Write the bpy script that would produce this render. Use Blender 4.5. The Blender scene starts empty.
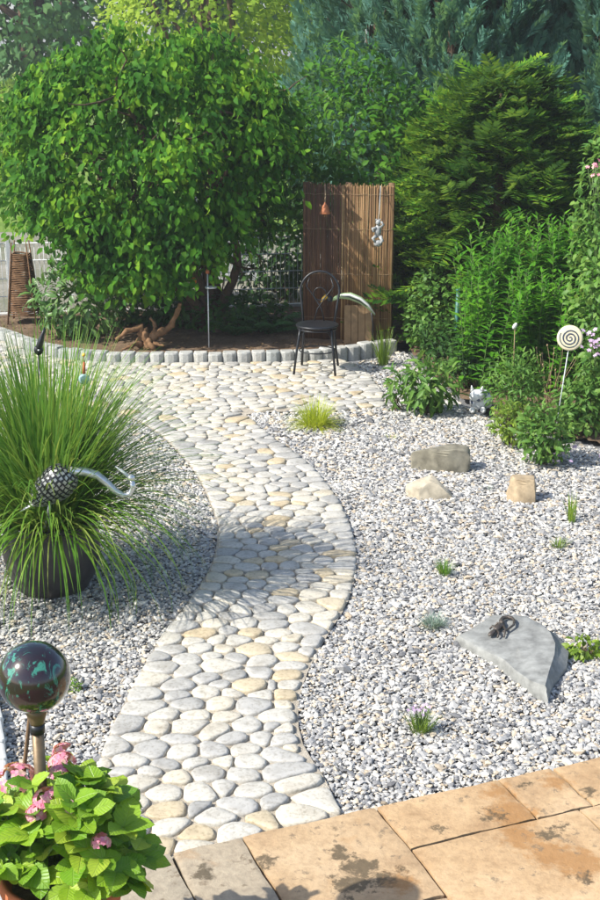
import bpy, bmesh, math, random
import numpy as np
from mathutils import Vector, Matrix

# ------------------------------------------------------------------ camera, sky, sun, exposure
SC = bpy.context.scene
COL = SC.collection
PITCH, CAMH, FPX = math.radians(17.0), 2.95, 1320.0
cam_data = bpy.data.cameras.new('camera')
cam_data.sensor_fit = 'VERTICAL'; cam_data.sensor_height = 36.0
cam_data.lens = FPX / 900.0 * 36.0
cam_data.clip_start = 0.05; cam_data.clip_end = 600.0
cam = bpy.data.objects.new('camera', cam_data); COL.objects.link(cam)
cam.location = (0, 0, CAMH); cam.rotation_euler = (math.pi / 2 - PITCH, 0, 0)
SC.camera = cam

SUN_EL = math.radians(43.0)
SUN_TRAVEL = math.radians(22.0)      # heading of the light on the ground, from +x towards +y
world = bpy.data.worlds.new('World'); SC.world = world; world.use_nodes = True
wn = world.node_tree.nodes; wl_ = world.node_tree.links
sky = wn.new('ShaderNodeTexSky'); sky.sky_type = 'NISHITA'; sky.sun_disc = False
sky.sun_elevation = SUN_EL
sky.air_density = 1.0; sky.dust_density = 1.6; sky.ozone_density = 1.0
bg = [n for n in wn if n.type == 'BACKGROUND'][0]
bg.inputs['Strength'].default_value = 0.145
wl_.new(sky.outputs[0], bg.inputs[0])
ldir = Vector((math.cos(SUN_TRAVEL) * math.cos(SUN_EL), math.sin(SUN_TRAVEL) * math.cos(SUN_EL), -math.sin(SUN_EL)))
sd = -ldir                                           # towards the sun
sky.sun_rotation = math.atan2(sd.x, sd.y)            # clockwise from +y
sun_data = bpy.data.lights.new('sun', 'SUN'); sun_data.energy = 4.6
sun_data.angle = math.radians(0.55); sun_data.color = (1.0, 0.955, 0.87)
sun = bpy.data.objects.new('sun', sun_data); COL.objects.link(sun)
sun.rotation_euler = ldir.to_track_quat('-Z', 'Y').to_euler()
sun.location = (-12, 2, 14)
SC.view_settings.view_transform = 'Standard'; SC.view_settings.look = 'None'
SC.view_settings.gamma = 1.0; SC.view_settings.exposure = 0.70
SC.render.engine = 'CYCLES'
SC.cycles.use_denoising = True
SC.cycles.max_bounces = 8; SC.cycles.transparent_max_bounces = 8

# ------------------------------------------------------------------ helpers
rng = np.random.default_rng(7)
random.seed(7)
def ray(px, py):
    u, v = (px - 300) / FPX, (450 - py) / FPX
    c, s = math.cos(PITCH), math.sin(PITCH)
    return Vector((u, c + v * s, -s + v * c))
def G(px, py, z=0.0):
    r = ray(px, py); t = (z - CAMH) / r.z
    return Vector((r.x * t, r.y * t, z))
def at(px, py, Y):
    r = ray(px, py); t = Y / r.y
    return Vector((r.x * t, Y, CAMH + r.z * t))

def wloc(o):
    v = Vector((0, 0, 0))
    while o is not None:
        v += o.location; o = o.parent
    return v
def tag(o, label=None, cat=None, group=None, kind=None):
    if label: o['label'] = label
    if cat: o['category'] = cat
    if group: o['group'] = group
    if kind: o['kind'] = kind
    return o
def thing(name, loc, label, cat, group=None):
    o = bpy.data.objects.new(name, None); COL.objects.link(o)
    o.location = loc; o.empty_display_size = 0.1
    return tag(o, label, cat, group)

class MB:
    def __init__(self): self.v = []; self.f = []; self.t = []
    def add(self, vs, fs, tint=0.5):
        n = len(self.v)
        self.v += [tuple(p) for p in vs]; self.f += [tuple(i + n for i in f) for f in fs]
        self.t += [tint] * len(vs)
        return self
    def box(self, c, s, rz=0.0, m=None):
        vs = []
        for x in (-1, 1):
            for y in (-1, 1):
                for z in (-1, 1):
                    p = Vector((x * s[0] / 2, y * s[1] / 2, z * s[2] / 2))
                    if m is not None: p = m @ p
                    elif rz: p = Matrix.Rotation(rz, 3, 'Z') @ p
                    vs.append(p + Vector(c))
        return self.add(vs, [(0, 1, 3, 2), (4, 6, 7, 5), (0, 4, 5, 1), (2, 3, 7, 6), (0, 2, 6, 4), (1, 5, 7, 3)])
    def tube(self, pts, rad, seg=8, cap=True, flat=1.0, tint=0.5):
        pts = [Vector(p) for p in pts]; n = len(pts)
        if not hasattr(rad, '__len__'): rad = [rad] * n
        vs, fs = [], []
        t0 = (pts[1] - pts[0]).normalized()
        ref = Vector((0, 0, 1)) if abs(t0.z) < 0.9 else Vector((1, 0, 0))
        nx = t0.cross(ref).normalized()
        for i in range(n):
            t = (pts[min(i + 1, n - 1)] - pts[max(i - 1, 0)])
            t = t.normalized() if t.length > 1e-9 else t0
            nx = (nx - t * nx.dot(t)).normalized()
            ny = t.cross(nx)
            for k in range(seg):
                a = 2 * math.pi * k / seg
                vs.append(pts[i] + nx * math.cos(a) * rad[i] + ny * math.sin(a) * rad[i] * flat)
        for i in range(n - 1):
            for k in range(seg):
                k2 = (k + 1) % seg
                fs.append((i * seg + k, i * seg + k2, (i + 1) * seg + k2, (i + 1) * seg + k))
        if cap:
            fs.append(tuple(reversed(range(seg)))); fs.append(tuple(range((n - 1) * seg, n * seg)))
        return self.add(vs, fs, tint)
    def lathe(self, prof, c, seg=32, cap=True):
        vs, fs = [], []
        c = Vector(c)
        for r, z in prof:
            for k in range(seg):
                a = 2 * math.pi * k / seg
                vs.append(c + Vector((r * math.cos(a), r * math.sin(a), z)))
        for i in range(len(prof) - 1):
            for k in range(seg):
                k2 = (k + 1) % seg
                fs.append((i * seg + k, i * seg + k2, (i + 1) * seg + k2, (i + 1) * seg + k))
        if cap:
            fs.append(tuple(reversed(range(seg)))); fs.append(tuple(range((len(prof) - 1) * seg, len(prof) * seg)))
        return self.add(vs, fs)
    def ball(self, c, r, m=None, seg=16, rings=10, fn=None):
        if not hasattr(r, '__len__'): r = (r, r, r)
        vs, fs = [], []
        for i in range(rings + 1):
            th = math.pi * i / rings
            for k in range(seg):
                a = 2 * math.pi * k / seg
                p = Vector((math.sin(th) * math.cos(a) * r[0], math.sin(th) * math.sin(a) * r[1], math.cos(th) * r[2]))
                if fn: p = fn(p)
                if m is not None: p = m @ p
                vs.append(p + Vector(c))
        for i in range(rings):
            for k in range(seg):
                k2 = (k + 1) % seg
                fs.append((i * seg + k, (i + 1) * seg + k, (i + 1) * seg + k2, i * seg + k2))
        return self.add(vs, fs)
    def build(self, name, mat, parent=None, smooth=False, origin=None, bevel=0.0, tint=False):
        o0 = wloc(parent) if parent is not None else Vector((0, 0, 0))
        off = Vector(origin) if origin is not None else o0
        me = bpy.data.meshes.new(name)
        me.from_pydata([tuple(Vector(p) - off) for p in self.v], [], self.f)
        if smooth: me.polygons.foreach_set('use_smooth', [True] * len(me.polygons))
        if tint:
            at_ = me.attributes.new('tint', 'FLOAT', 'POINT'); at_.data.foreach_set('value', self.t)
        if mat is not None: me.materials.append(mat)
        me.update()
        o = bpy.data.objects.new(name, me); COL.objects.link(o)
        o.parent = parent; o.location = off - o0
        if bevel:
            b = o.modifiers.new('bevel', 'BEVEL'); b.width = bevel; b.segments = 2; b.limit_method = 'ANGLE'; b.angle_limit = math.radians(35)
        return o

def frames(d, n):
    d = d / (np.linalg.norm(d, axis=1, keepdims=True) + 1e-9)
    x = np.cross(d, n); x /= (np.linalg.norm(x, axis=1, keepdims=True) + 1e-9)
    z = np.cross(x, d)
    return np.stack([x, d, z], axis=2)                      # columns x, y(axis), z(normal)

def np_mesh(name, V, F, mat, parent=None, smooth=True, kind=None):
    me = bpy.data.meshes.new(name)
    off = np.array(wloc(parent)) if parent is not None else np.zeros(3)
    V = (V - off).astype(np.float32)
    k = F.shape[1]
    me.vertices.add(len(V)); me.vertices.foreach_set('co', V.ravel())
    me.loops.add(F.size); me.loops.foreach_set('vertex_index', F.ravel().astype(np.int32))
    me.polygons.add(len(F))
    me.polygons.foreach_set('loop_start', np.arange(0, F.size, k, dtype=np.int32))
    me.polygons.foreach_set('loop_total', np.full(len(F), k, dtype=np.int32))
    me.polygons.foreach_set('use_smooth', np.full(len(F), smooth))
    me.materials.append(mat)
    me.update(calc_edges=True)
    o = bpy.data.objects.new(name, me); COL.objects.link(o); o.parent = parent
    if kind: o['kind'] = kind
    return o
def scat(tv, tf, pos, rot, scale):
    """vertices and faces of a template set down at every pos / rot / scale"""
    tv = np.asarray(tv, float); tf = np.asarray(tf, int)
    scale = np.asarray(scale, float)
    if scale.ndim == 1: scale = np.repeat(scale[:, None], 3, axis=1)
    V = np.einsum('nij,nvj->nvi', rot, tv[None] * scale[:, None, :]) + pos[:, None, :]
    F = tf[None] + (np.arange(len(pos)) * len(tv))[:, None, None]
    return V.reshape(-1, 3), F.reshape(-1, tf.shape[1])
def merge(parts):
    vs, fs, n = [], [], 0
    for V, F in parts:
        vs.append(V); fs.append(F + n); n += len(V)
    return np.concatenate(vs), np.concatenate(fs)
def unit(n, r=None):
    r = r or rng
    v = r.normal(size=(n, 3)); return v / np.linalg.norm(v, axis=1, keepdims=True)

LEAF = (np.array([(0, 0, 0), (-.30, .36, .07), (.30, .36, .07), (0, .42, 0), (-.2, .74, .0), (.2, .74, .0), (0, .76, -.07), (0, 1.0, -.2)]),
        np.array([(0, 3, 1), (0, 2, 3), (1, 3, 6), (1, 6, 4), (3, 2, 5), (3, 5, 6), (4, 6, 7), (6, 5, 7)]))
LANCE = (np.array([(0, 0, 0), (-.10, .35, .03), (.10, .35, .03), (0, .38, 0), (0, 1.0, -.16)]),
         np.array([(0, 3, 1), (0, 2, 3), (1, 3, 4), (3, 2, 4)]))
LEAF4 = (np.array([(0, 0, 0), (-.26, .5, .05), (.26, .5, .05), (0, 1, -.08)]), np.array([(0, 2, 1), (1, 2, 3)]))

# ------------------------------------------------------------------ materials
def nmat(name):
    m = bpy.data.materials.new(name); m.use_nodes = True
    nt = m.node_tree; b = nt.nodes['Principled BSDF']
    return m, nt, b
def nd(nt, t, **kw):
    n = nt.nodes.new(t)
    for k, v in kw.items(): setattr(n, k, v)
    return n
def ramp(nt, stops, fac=None, interp='LINEAR'):
    n = nt.nodes.new('ShaderNodeValToRGB'); n.color_ramp.interpolation = interp
    e = n.color_ramp.elements
    while len(e) > 1: e.remove(e[-1])
    e[0].position = stops[0][0]; e[0].color = (*stops[0][1], 1)
    for p, c in stops[1:]:
        q = e.new(p); q.color = (*c, 1)
    if fac is not None: nt.links.new(fac, n.inputs[0])
    return n
def noise(nt, scale, detail=3, rough=.55, vec=None, dist=0.0):
    n = nt.nodes.new('ShaderNodeTexNoise'); n.inputs['Scale'].default_value = scale
    n.inputs['Detail'].default_value = detail; n.inputs['Roughness'].default_value = rough
    n.inputs['Distortion'].default_value = dist
    if vec is not None: nt.links.new(vec, n.inputs['Vector'])
    return n
def coords(nt, which='Object'):
    return nt.nodes.new('ShaderNodeTexCoord').outputs[which]
def mixc(nt, a, b, fac, mode='MIX'):
    n = nt.nodes.new('ShaderNodeMix'); n.data_type = 'RGBA'; n.blend_type = mode
    for s, x in ((n.inputs[6], a), (n.inputs[7], b)):
        if isinstance(x, tuple): s.default_value = (*x, 1)
        else: nt.links.new(x, s)
    if isinstance(fac, (int, float)): n.inputs[0].default_value = fac
    else: nt.links.new(fac, n.inputs[0])
    return n.outputs[2]
def bump(nt, b, h, strength=.3, dist=.01):
    n = nt.nodes.new('ShaderNodeBump'); n.inputs['Strength'].default_value = strength; n.inputs['Distance'].default_value = dist
    nt.links.new(h, n.inputs['Height']); nt.links.new(n.outputs[0], b.inputs['Normal'])
def plain(name, c, rough=.5, metal=0.0, var=.15, scale=20, bmp=.15, spec=.5):
    m, nt, b = nmat(name)
    co = coords(nt); n = noise(nt, scale, 4, .6, co)
    lo = tuple(x * (1 - var) for x in c); hi = tuple(min(1, x * (1 + var)) for x in c)
    r = ramp(nt, [(.3, lo), (.7, hi)], n.outputs[0])
    nt.links.new(r.outputs[0], b.inputs['Base Color'])
    b.inputs['Roughness'].default_value = rough; b.inputs['Metallic'].default_value = metal
    b.inputs['Specular IOR Level'].default_value = spec
    if bmp: bump(nt, b, n.outputs[0], bmp, .004)
    return m
def leafmat(name, stops, trans=.3, rough=.42, patch=1.3, pamt=.45, spec=.5):
    """stops: colours from dark to light, picked leaf by leaf, drifting slowly through the plant"""
    m, nt, b = nmat(name)
    g = nt.nodes.new('ShaderNodeNewGeometry'); n = noise(nt, patch, 2, .5, coords(nt))
    a = nd(nt, 'ShaderNodeMath', operation='MULTIPLY'); nt.links.new(g.outputs['Random Per Island'], a.inputs[0]); a.inputs[1].default_value = 1 - pamt
    c = nd(nt, 'ShaderNodeMapRange'); c.inputs[1].default_value = .3; c.inputs[2].default_value = .7; c.inputs[4].default_value = pamt
    nt.links.new(n.outputs[0], c.inputs[0])
    s = nd(nt, 'ShaderNodeMath', operation='ADD'); nt.links.new(a.outputs[0], s.inputs[0]); nt.links.new(c.outputs[0], s.inputs[1])
    k = len(stops)
    r = ramp(nt, [(.1 + .8 * i / (k - 1), st) for i, st in enumerate(stops)], s.outputs[0])
    nt.links.new(r.outputs[0], b.inputs['Base Color'])
    b.inputs['Roughness'].default_value = rough; b.inputs['Specular IOR Level'].default_value = spec
    t = nt.nodes.new('ShaderNodeBsdfTranslucent')
    tc = mixc(nt, r.outputs[0], (1.0, .95, .25), 1.0, 'MULTIPLY')
    br = nd(nt, 'ShaderNodeBrightContrast'); nt.links.new(tc, br.inputs[0]); br.inputs[1].default_value = .04
    nt.links.new(br.outputs[0], t.inputs[0])
    mx = nt.nodes.new('ShaderNodeMixShader'); mx.inputs[0].default_value = trans
    nt.links.new(b.outputs[0], mx.inputs[1]); nt.links.new(t.outputs[0], mx.inputs[2])
    nt.links.new(mx.outputs[0], nt.nodes['Material Output'].inputs[0])
    return m
M = {}
M['hazel'] = leafmat('hazel_leaf', [(.018, .085, .010), (.042, .155, .012), (.090, .25, .015), (.24, .42, .025)], .42, .6, 2.2, .5, .12)
M['dark_leaf'] = leafmat('dark_leaf', [(.022, .075, .016), (.042, .115, .020), (.07, .16, .025)], .32, .5, 1.3, .45, .3)
M['rhodo'] = leafmat('glossy_leaf', [(.05, .13, .03), (.09, .20, .045), (.16, .27, .07)], .28, .4, 1.3, .4, .4)
M['laurel'] = leafmat('bright_leaf', [(.022, .10, .010), (.06, .19, .016), (.14, .31, .025)], .42, .55, 1.6, .5, .15)
M['cypress'] = leafmat('cypress_spray', [(.065, .185, .145), (.12, .28, .22), (.20, .38, .30)], .40, .8, 1.3, .4, .1)
M['yew'] = leafmat('conifer_needle', [(.018, .075, .012), (.05, .15, .016), (.13, .27, .02), (.24, .36, .03)], .36, .65, 1.8, .4, .1)
M['perennial'] = leafmat('perennial_leaf', [(.06, .22, .018), (.11, .32, .022), (.19, .43, .03)], .45, .55, 1.3, .4, .15)
M['shrub'] = leafmat('shrub_leaf', [(.06, .16, .028), (.11, .24, .04), (.19, .32, .06)], .38, .5, 1.8, .4, .3)
M['lime'] = leafmat('lime_leaf', [(.10, .19, .02), (.18, .29, .025), (.28, .38, .04)], .4, .5)
M['far_tree'] = leafmat('far_leaf', [(.06, .16, .07), (.10, .23, .09), (.17, .31, .11)], .42, .7, .5, .4, .1)
M['sunny_tree'] = leafmat('sunlit_leaf', [(.16, .28, .03), (.27, .41, .04), (.38, .50, .07)], .5, .6, 1.0, .4, .1)
M['grass'] = leafmat('grass_blade', [(.07, .19, .018), (.11, .26, .025), (.19, .35, .04), (.30, .38, .09)], .42, .5, 1.3, .25, .3)
M['sedge'] = leafmat('sedge_blade', [(.30, .40, .015), (.42, .50, .02), (.52, .55, .05)], .35, .5)
M['fern'] = leafmat('fern_leaf', [(.035, .13, .03), (.07, .19, .045)], .35, .5)
M['blue_tuft'] = leafmat('blue_grey_blade', [(.16, .24, .2), (.26, .34, .28)], .2, .6)
M['bark'] = plain('bark', (.10, .068, .045), .9, 0, .45, 14, .7, .2)
M['stem'] = plain('green_stem', (.07, .12, .03), .6, 0, .3, 10, 0)
M['dry_stem'] = plain('dry_stem', (.30, .21, .12), .8, 0, .3, 20, .2)
M['black_metal'] = plain('black_metal', (.018, .020, .024), .38, .3, .3, 60, .05)
M['galv'] = plain('galvanised_steel', (.55, .58, .60), .5, .15, .10, 30, .05)
M['dark_pot'] = plain('dark_pot', (.035, .033, .034), .42, 0, .3, 9, .1)
M['terracotta'] = plain('terracotta', (.42, .13, .055), .75, 0, .22, 12, .2, .3)
M['wood'] = plain('weathered_wood', (.16, .10, .055), .8, 0, .35, 16, .4, .2)
M['wicker'] = plain('wicker', (.15, .085, .045), .8, 0, .4, 30, .4, .2)
M['silver'] = plain('silver_metal', (.62, .63, .66), .3, .85, .1, 40, .05)
M['root'] = plain('root_wood', (.17, .095, .048), .85, 0, .4, 18, .7, .2)
M['kerb_white'] = plain('white_stone', (.62, .61, .57), .8, 0, .14, 14, .3, .3)
M['pink'] = leafmat('pink_petal', [(.70, .16, .32), (.78, .28, .42), (.80, .45, .48), (.62, .52, .30)], .3, .6)
M['lilac'] = leafmat('lilac_petal', [(.55, .38, .62), (.70, .55, .75)], .3, .6)
M['orange'] = plain('orange_glaze', (.62, .19, .03), .4, 0, .2, 20, 0)
M['yellow'] = plain('yellow_paint', (.75, .45, .05), .45, 0, .15, 20, 0)
M['white_paint'] = plain('white_paint', (.72, .72, .70), .45, 0, .08, 20, .05)
M['green_paint'] = plain('green_paint', (.30, .42, .22), .45, 0, .2, 20, .05)
M['teal_paint'] = plain('teal_paint', (.03, .13, .12), .5, 0, .2, 20, .05)
M['figure_grey'] = plain('grey_stoneware', (.30, .31, .31), .5, 0, .35, 60, .3)
M['bronze'] = plain('dark_bronze', (.075, .062, .052), .5, .4, .3, 60, .3)
# ------------------------------------------------------------------ stone, gravel and soil materials
def stone_mat(name, stops, rough=.6):
    m, nt, b = nmat(name)
    a = nd(nt, 'ShaderNodeAttribute', attribute_name='tint'); co = nt.nodes.new('ShaderNodeNewGeometry').outputs['Position']
    r = ramp(nt, stops, a.outputs['Fac'])
    n1 = noise(nt, 9, 4, .6, co); n2 = noise(nt, 60, 3, .6, co)
    sh = ramp(nt, [(.25, (.60, .58, .54)), (.52, (.96, .96, .95)), (.8, (1.06, 1.05, 1.0))], n1.outputs[0])
    c1 = mixc(nt, r.outputs[0], sh.outputs[0], .8, 'MULTIPLY')
    sp = ramp(nt, [(.35, (.68, .66, .62)), (.5, (1, 1, 1))], n2.outputs[0])
    c2 = mixc(nt, c1, sp.outputs[0], .75, 'MULTIPLY')
    nt.links.new(c2, b.inputs['Base Color']); b.inputs['Roughness'].default_value = rough
    b.inputs['Specular IOR Level'].default_value = .4
    ad = nd(nt, 'ShaderNodeMath', operation='ADD'); nt.links.new(n1.outputs[0], ad.inputs[0]); nt.links.new(n2.outputs[0], ad.inputs[1])
    bump(nt, b, ad.outputs[0], .35, .006)
    return m
M['cobble'] = stone_mat('river_stone', [(0, (.33, .325, .31)), (.2, (.435, .425, .40)), (.42, (.51, .49, .44)), (.6, (.55, .515, .44)), (.78, (.55, .495, .39)), (.9, (.50, .42, .29)), (1, (.53, .435, .29))])
M['kerb'] = stone_mat('concrete', [(0, (.30, .32, .315)), (.5, (.40, .405, .39)), (1, (.50, .495, .46))], .8)
M['rock_grey'] = plain('grey_rock', (.20, .185, .14), .9, 0, .45, 11, 1.0, .25)
M['rock_pale'] = plain('pale_rock', (.42, .37, .28), .9, 0, .3, 13, 1.0, .25)
M['rock_tan'] = plain('tan_rock', (.36, .28, .18), .9, 0, .35, 13, 1.0, .25)
M['rock_slab'] = plain('slate_rock', (.215, .22, .21), .85, 0, .36, 14, .9, .3)
def gravel_mat():
    m, nt, b = nmat('gravel_pebble')
    g = nt.nodes.new('ShaderNodeNewGeometry')
    r = ramp(nt, [(0, (.13, .13, .132)), (.14, (.23, .23, .232)), (.30, (.32, .318, .312)), (.5, (.405, .398, .38)), (.66, (.48, .468, .435)), (.78, (.56, .54, .495)), (.88, (.52, .45, .35)), (1, (.42, .345, .25))], g.outputs['Random Per Island'])
    n = noise(nt, 140, 2, .5, coords(nt))
    s = ramp(nt, [(.3, (.8, .8, .8)), (.6, (1.05, 1.05, 1.05))], n.outputs[0])
    nt.links.new(mixc(nt, r.outputs[0], s.outputs[0], .7, 'MULTIPLY'), b.inputs['Base Color'])
    b.inputs['Roughness'].default_value = .62; b.inputs['Specular IOR Level'].default_value = .4
    return m
M['gravel'] = gravel_mat()
def ground_mat(name, stops, s1=3, s2=40, bmp=.5, rough=.95):
    m, nt, b = nmat(name); co = coords(nt)
    n1 = noise(nt, s1, 5, .65, co); n2 = noise(nt, s2, 4, .7, co)
    mx = nd(nt, 'ShaderNodeMath', operation='MULTIPLY_ADD'); nt.links.new(n2.outputs[0], mx.inputs[0]); mx.inputs[1].default_value = .5
    h = nd(nt, 'ShaderNodeMath', operation='MULTIPLY'); nt.links.new(n1.outputs[0], h.inputs[0]); h.inputs[1].default_value = .5
    nt.links.new(h.outputs[0], mx.inputs[2])
    r = ramp(nt, stops, mx.outputs[0]); nt.links.new(r.outputs[0], b.inputs['Base Color'])
    b.inputs['Roughness'].default_value = rough; b.inputs['Specular IOR Level'].default_value = .2
    bump(nt, b, mx.outputs[0], bmp, .02)
    return m
M['soil'] = ground_mat('garden_soil', [(.32, (.075, .05, .032)), (.5, (.145, .098, .062)), (.66, (.24, .17, .11))], 4, 45, .8)
M['mortar'] = ground_mat('sandy_grit', [(.35, (.25, .215, .165)), (.5, (.40, .355, .285)), (.65, (.53, .48, .40))], 12, 160, .7)
M['grit'] = ground_mat('grey_grit', [(.35, (.10, .105, .115)), (.5, (.19, .195, .205)), (.65, (.32, .32, .32))], 20, 220, .8)
M['lawn'] = ground_mat('lawn_turf', [(.32, (.07, .13, .02)), (.5, (.12, .20, .03)), (.66, (.19, .27, .05))], 1.2, 25, .6)
M['road'] = ground_mat('pale_track', [(.32, (.09, .12, .05)), (.5, (.20, .19, .15)), (.62, (.30, .28, .24))], .8, 30, .4)

def inside(P, poly):
    x, y = P[:, 0], P[:, 1]; r = np.zeros(len(P), bool); n = len(poly); j = n - 1
    for i in range(n):
        xi, yi, xj, yj = *poly[i], *poly[j]
        if yi != yj:
            r ^= ((yi > y) != (yj > y)) & (x < (xj - xi) * (y - yi) / (yj - yi) + xi)
        j = i
    return r
def smooth_line(pts, step=.12):
    pts = [np.array(p[:2], float) for p in pts]
    P = [2 * pts[0] - pts[1]] + pts + [2 * pts[-1] - pts[-2]]
    out = []
    for i in range(1, len(P) - 2):
        p0, p1, p2, p3 = P[i - 1:i + 3]
        n = max(2, int(np.linalg.norm(p2 - p1) / step))
        for k in range(n):
            t = k / n
            out.append(.5 * ((2 * p1) + (-p0 + p2) * t + (2 * p0 - 5 * p1 + 4 * p2 - p3) * t * t + (-p0 + 3 * p1 - 3 * p2 + p3) * t ** 3))
    out.append(pts[-1]); return out
def sheet(name, poly, z, mat, amp=0.0, step=.2, fscale=3.0, kind='structure'):
    bm = bmesh.new()
    bm.faces.new([bm.verts.new((p[0], p[1], z)) for p in poly])
    if bm.faces[:][0].normal.z < 0: bmesh.ops.reverse_faces(bm, faces=bm.faces[:])
    bm.normal_update()
    for f in bm.faces:
        if f.normal.z < 0: f.normal_flip()
    bmesh.ops.triangulate(bm, faces=bm.faces[:])
    me = bpy.data.meshes.new(name); bm.to_mesh(me); bm.free(); me.materials.append(mat)
    o = bpy.data.objects.new(name, me); COL.objects.link(o); o['kind'] = kind
    return o

# ------------------------------------------------------------------ layout lines on the ground
E0, E1 = G(132, 868), G(600, 763)                      # front edge of the terrace
EA = (E1 - E0); EA.z = 0; EA.normalize(); EB = Vector((EA.y, -EA.x, 0))   # along the edge / towards the house
def T(a, b, z=0): p = E0 + EA * a + EB * b; return Vector((p.x, p.y, z))
def ea(px, py): return (G(px, py) - E0).dot(EA)

right_edge = smooth_line([G(344, 818), G(324, 778), G(303, 745), G(298, 710), G(308, 672), G(330, 632), G(349, 600), G(357, 562), G(351, 528), G(334, 494), G(306, 462), G(268, 434), G(246, 415)])
left_edge = smooth_line([G(100, 878), G(86, 830), G(92, 785), G(104, 748), G(130, 692), G(160, 640), G(190, 600), G(210, 568), G(217, 540), G(213, 512), G(195, 474), G(165, 440), G(130, 418), G(80, 404), G(20, 396), G(-60, 392)])
kerb_line = smooth_line([G(-90, 306), G(-40, 325), G(0, 341), G(45, 356), G(97, 363), G(200, 364), G(300, 362.5), G(347, 358.5), G(404, 352)], .1)
top_edge = [k for k in kerb_line if k[0] < .42]
right_corner = [G(352, 364), G(372, 378), G(384, 394), G(386, 407), G(340, 411), G(290, 412), G(262, 412.5)]
path_poly = [tuple(p[:2]) for p in (list(right_edge) + [np.array(p[:2]) for p in right_corner[::-1]] + list(top_edge[::-1]) + list(left_edge[::-1]))]
terrace_poly = [tuple(T(a, b)[:2]) for a, b in ((-2.2, 0), (5, 0), (5, 5.5), (-2.2, 5.5))]

# one ground sheet to the horizon, then thin sheets above it
ground = sheet('ground', [(-260, -60), (260, -60), (260, 420), (-260, 420)], -.06, M['lawn'])
track = sheet('track', [(-60, 12.0), (-5.6, 14.7), (1.2, 15.8), (1.2, 22.4), (-60, 22.4)], -.05, M['road'])
bed_r = [(p.x, p.y) for p in (G(352, 364), G(404, 352), G(432, 376), G(462, 404), G(500, 424), G(560, 441), G(640, 455))]
gravel_right_poly = [tuple(p) for p in right_edge] + [(p.x, p.y) for p in right_corner[::-1]] + bed_r[1:] + [(4.2, 9.3), (4.2, 6.2), tuple(T(4.6, .0)[:2])] + [tuple(T(0.75, 0)[:2])]
gravel_left_poly = [tuple(p) for p in left_edge[:]] + [(-4.2, 10.9), (-4.2, 7.5), (-2.9, 6.0), (-1.6, 5.6), (-1.13, 4.7), tuple(T(-.55, 0)[:2])]
gb = sheet('gravel_bed', [(-5.5, 3.6), (6, 4.6), (6, 14.2), (-5.5, 14.2)], -.03, M['grit'])
ps = sheet('path', path_poly, .004, M['mortar'])

# ------------------------------------------------------------------ cobbled path: cells relaxed inside the outline
def clip(poly, n, d):                                  # keep points with n.p <= d
    out = []
    for i in range(len(poly)):
        a, b = poly[i - 1], poly[i]
        da, db = n[0] * a[0] + n[1] * a[1] - d, n[0] * b[0] + n[1] * b[1] - d
        if (da <= 0) != (db <= 0):
            t = da / (da - db); out.append((a[0] + (b[0] - a[0]) * t, a[1] + (b[1] - a[1]) * t))
        if db <= 0: out.append(b)
    return out
pp = np.array(path_poly)
seg_a, seg_b = pp, np.roll(pp, -1, axis=0)
area2 = np.sum(seg_a[:, 0] * seg_b[:, 1] - seg_b[:, 0] * seg_a[:, 1])
sgn = 1 if area2 > 0 else -1
sl = np.linalg.norm(seg_b - seg_a, axis=1); keep = sl > 1e-4
seg_a, seg_b, sl = seg_a[keep], seg_b[keep], sl[keep]
sdv = (seg_b - seg_a) / sl[:, None]
snorm = np.stack([sdv[:, 1], -sdv[:, 0]], 1) * sgn      # outward
AX = np.array([.84, 1.0])                                # stones a little longer across the path
r2 = np.random.default_rng(11)
step = .110
mn, mx_ = pp.min(0), pp.max(0)
gx = np.arange(mn[0], mx_[0], step / AX[0]); gy = np.arange(mn[1], mx_[1], step * .92)
pts = np.array([(x + (step * .5 if j % 2 else 0) + r2.uniform(-.05, .05), y + r2.uniform(-.04, .04)) for j, y in enumerate(gy) for x in gx])
def edge_info(p):
    t = np.clip(np.sum((p - seg_a) * sdv, 1), 0, sl)
    d = np.linalg.norm(seg_a + sdv * t[:, None] - p, axis=1)
    return d
pts = pts[inside(pts, path_poly)]
pts = np.array([p for p in pts if edge_info(p).min() > .03])
# drop a few at random so that sizes differ
pts = pts[r2.random(len(pts)) > .10]
WT = {}
def weight(i): return WT.setdefault(i, r2.normal(0, .0011))
def cells(pts):
    out = []
    for i, p in enumerate(pts):
        d = np.linalg.norm((pts - p) * AX, axis=1); nb = np.argsort(d)[1:15]
        poly = [(p[0] - .3, p[1] - .3), (p[0] + .3, p[1] - .3), (p[0] + .3, p[1] + .3), (p[0] - .3, p[1] + .3)]
        for j in nb:
            if d[j] > .45: break
            dv = (pts[j] - p) * AX * AX; mid = (pts[j] + p) / 2
            poly = clip(poly, dv, dv @ mid + (weight(i) - weight(int(j))) / 2)
            if len(poly) < 3: break
        ed = edge_info(p)
        for j in np.argsort(ed)[:4]:
            if ed[j] < .22: poly = clip(poly, snorm[j], snorm[j] @ seg_a[j])
            if len(poly) < 3: break
        out.append(poly)
    return out
def centroid(poly):
    a = cx = cy = 0
    for i in range(len(poly)):
        x0, y0 = poly[i - 1]; x1, y1 = poly[i]; c = x0 * y1 - x1 * y0
        a += c; cx += (x0 + x1) * c; cy += (y0 + y1) * c
    return (np.array((cx, cy)) / (3 * a), abs(a) / 2) if abs(a) > 1e-9 else (np.array(poly[0]), 0)
for it in range(2):
    cl = cells(pts)
    npnts = []
    for p, c in zip(pts, cl):
        if len(c) < 3: continue
        q, ar = centroid(c)
        npnts.append(p + (q - p) * (.8 if it < 1 else .6))
    pts = np.array(npnts)
cl = cells(pts)
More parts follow.
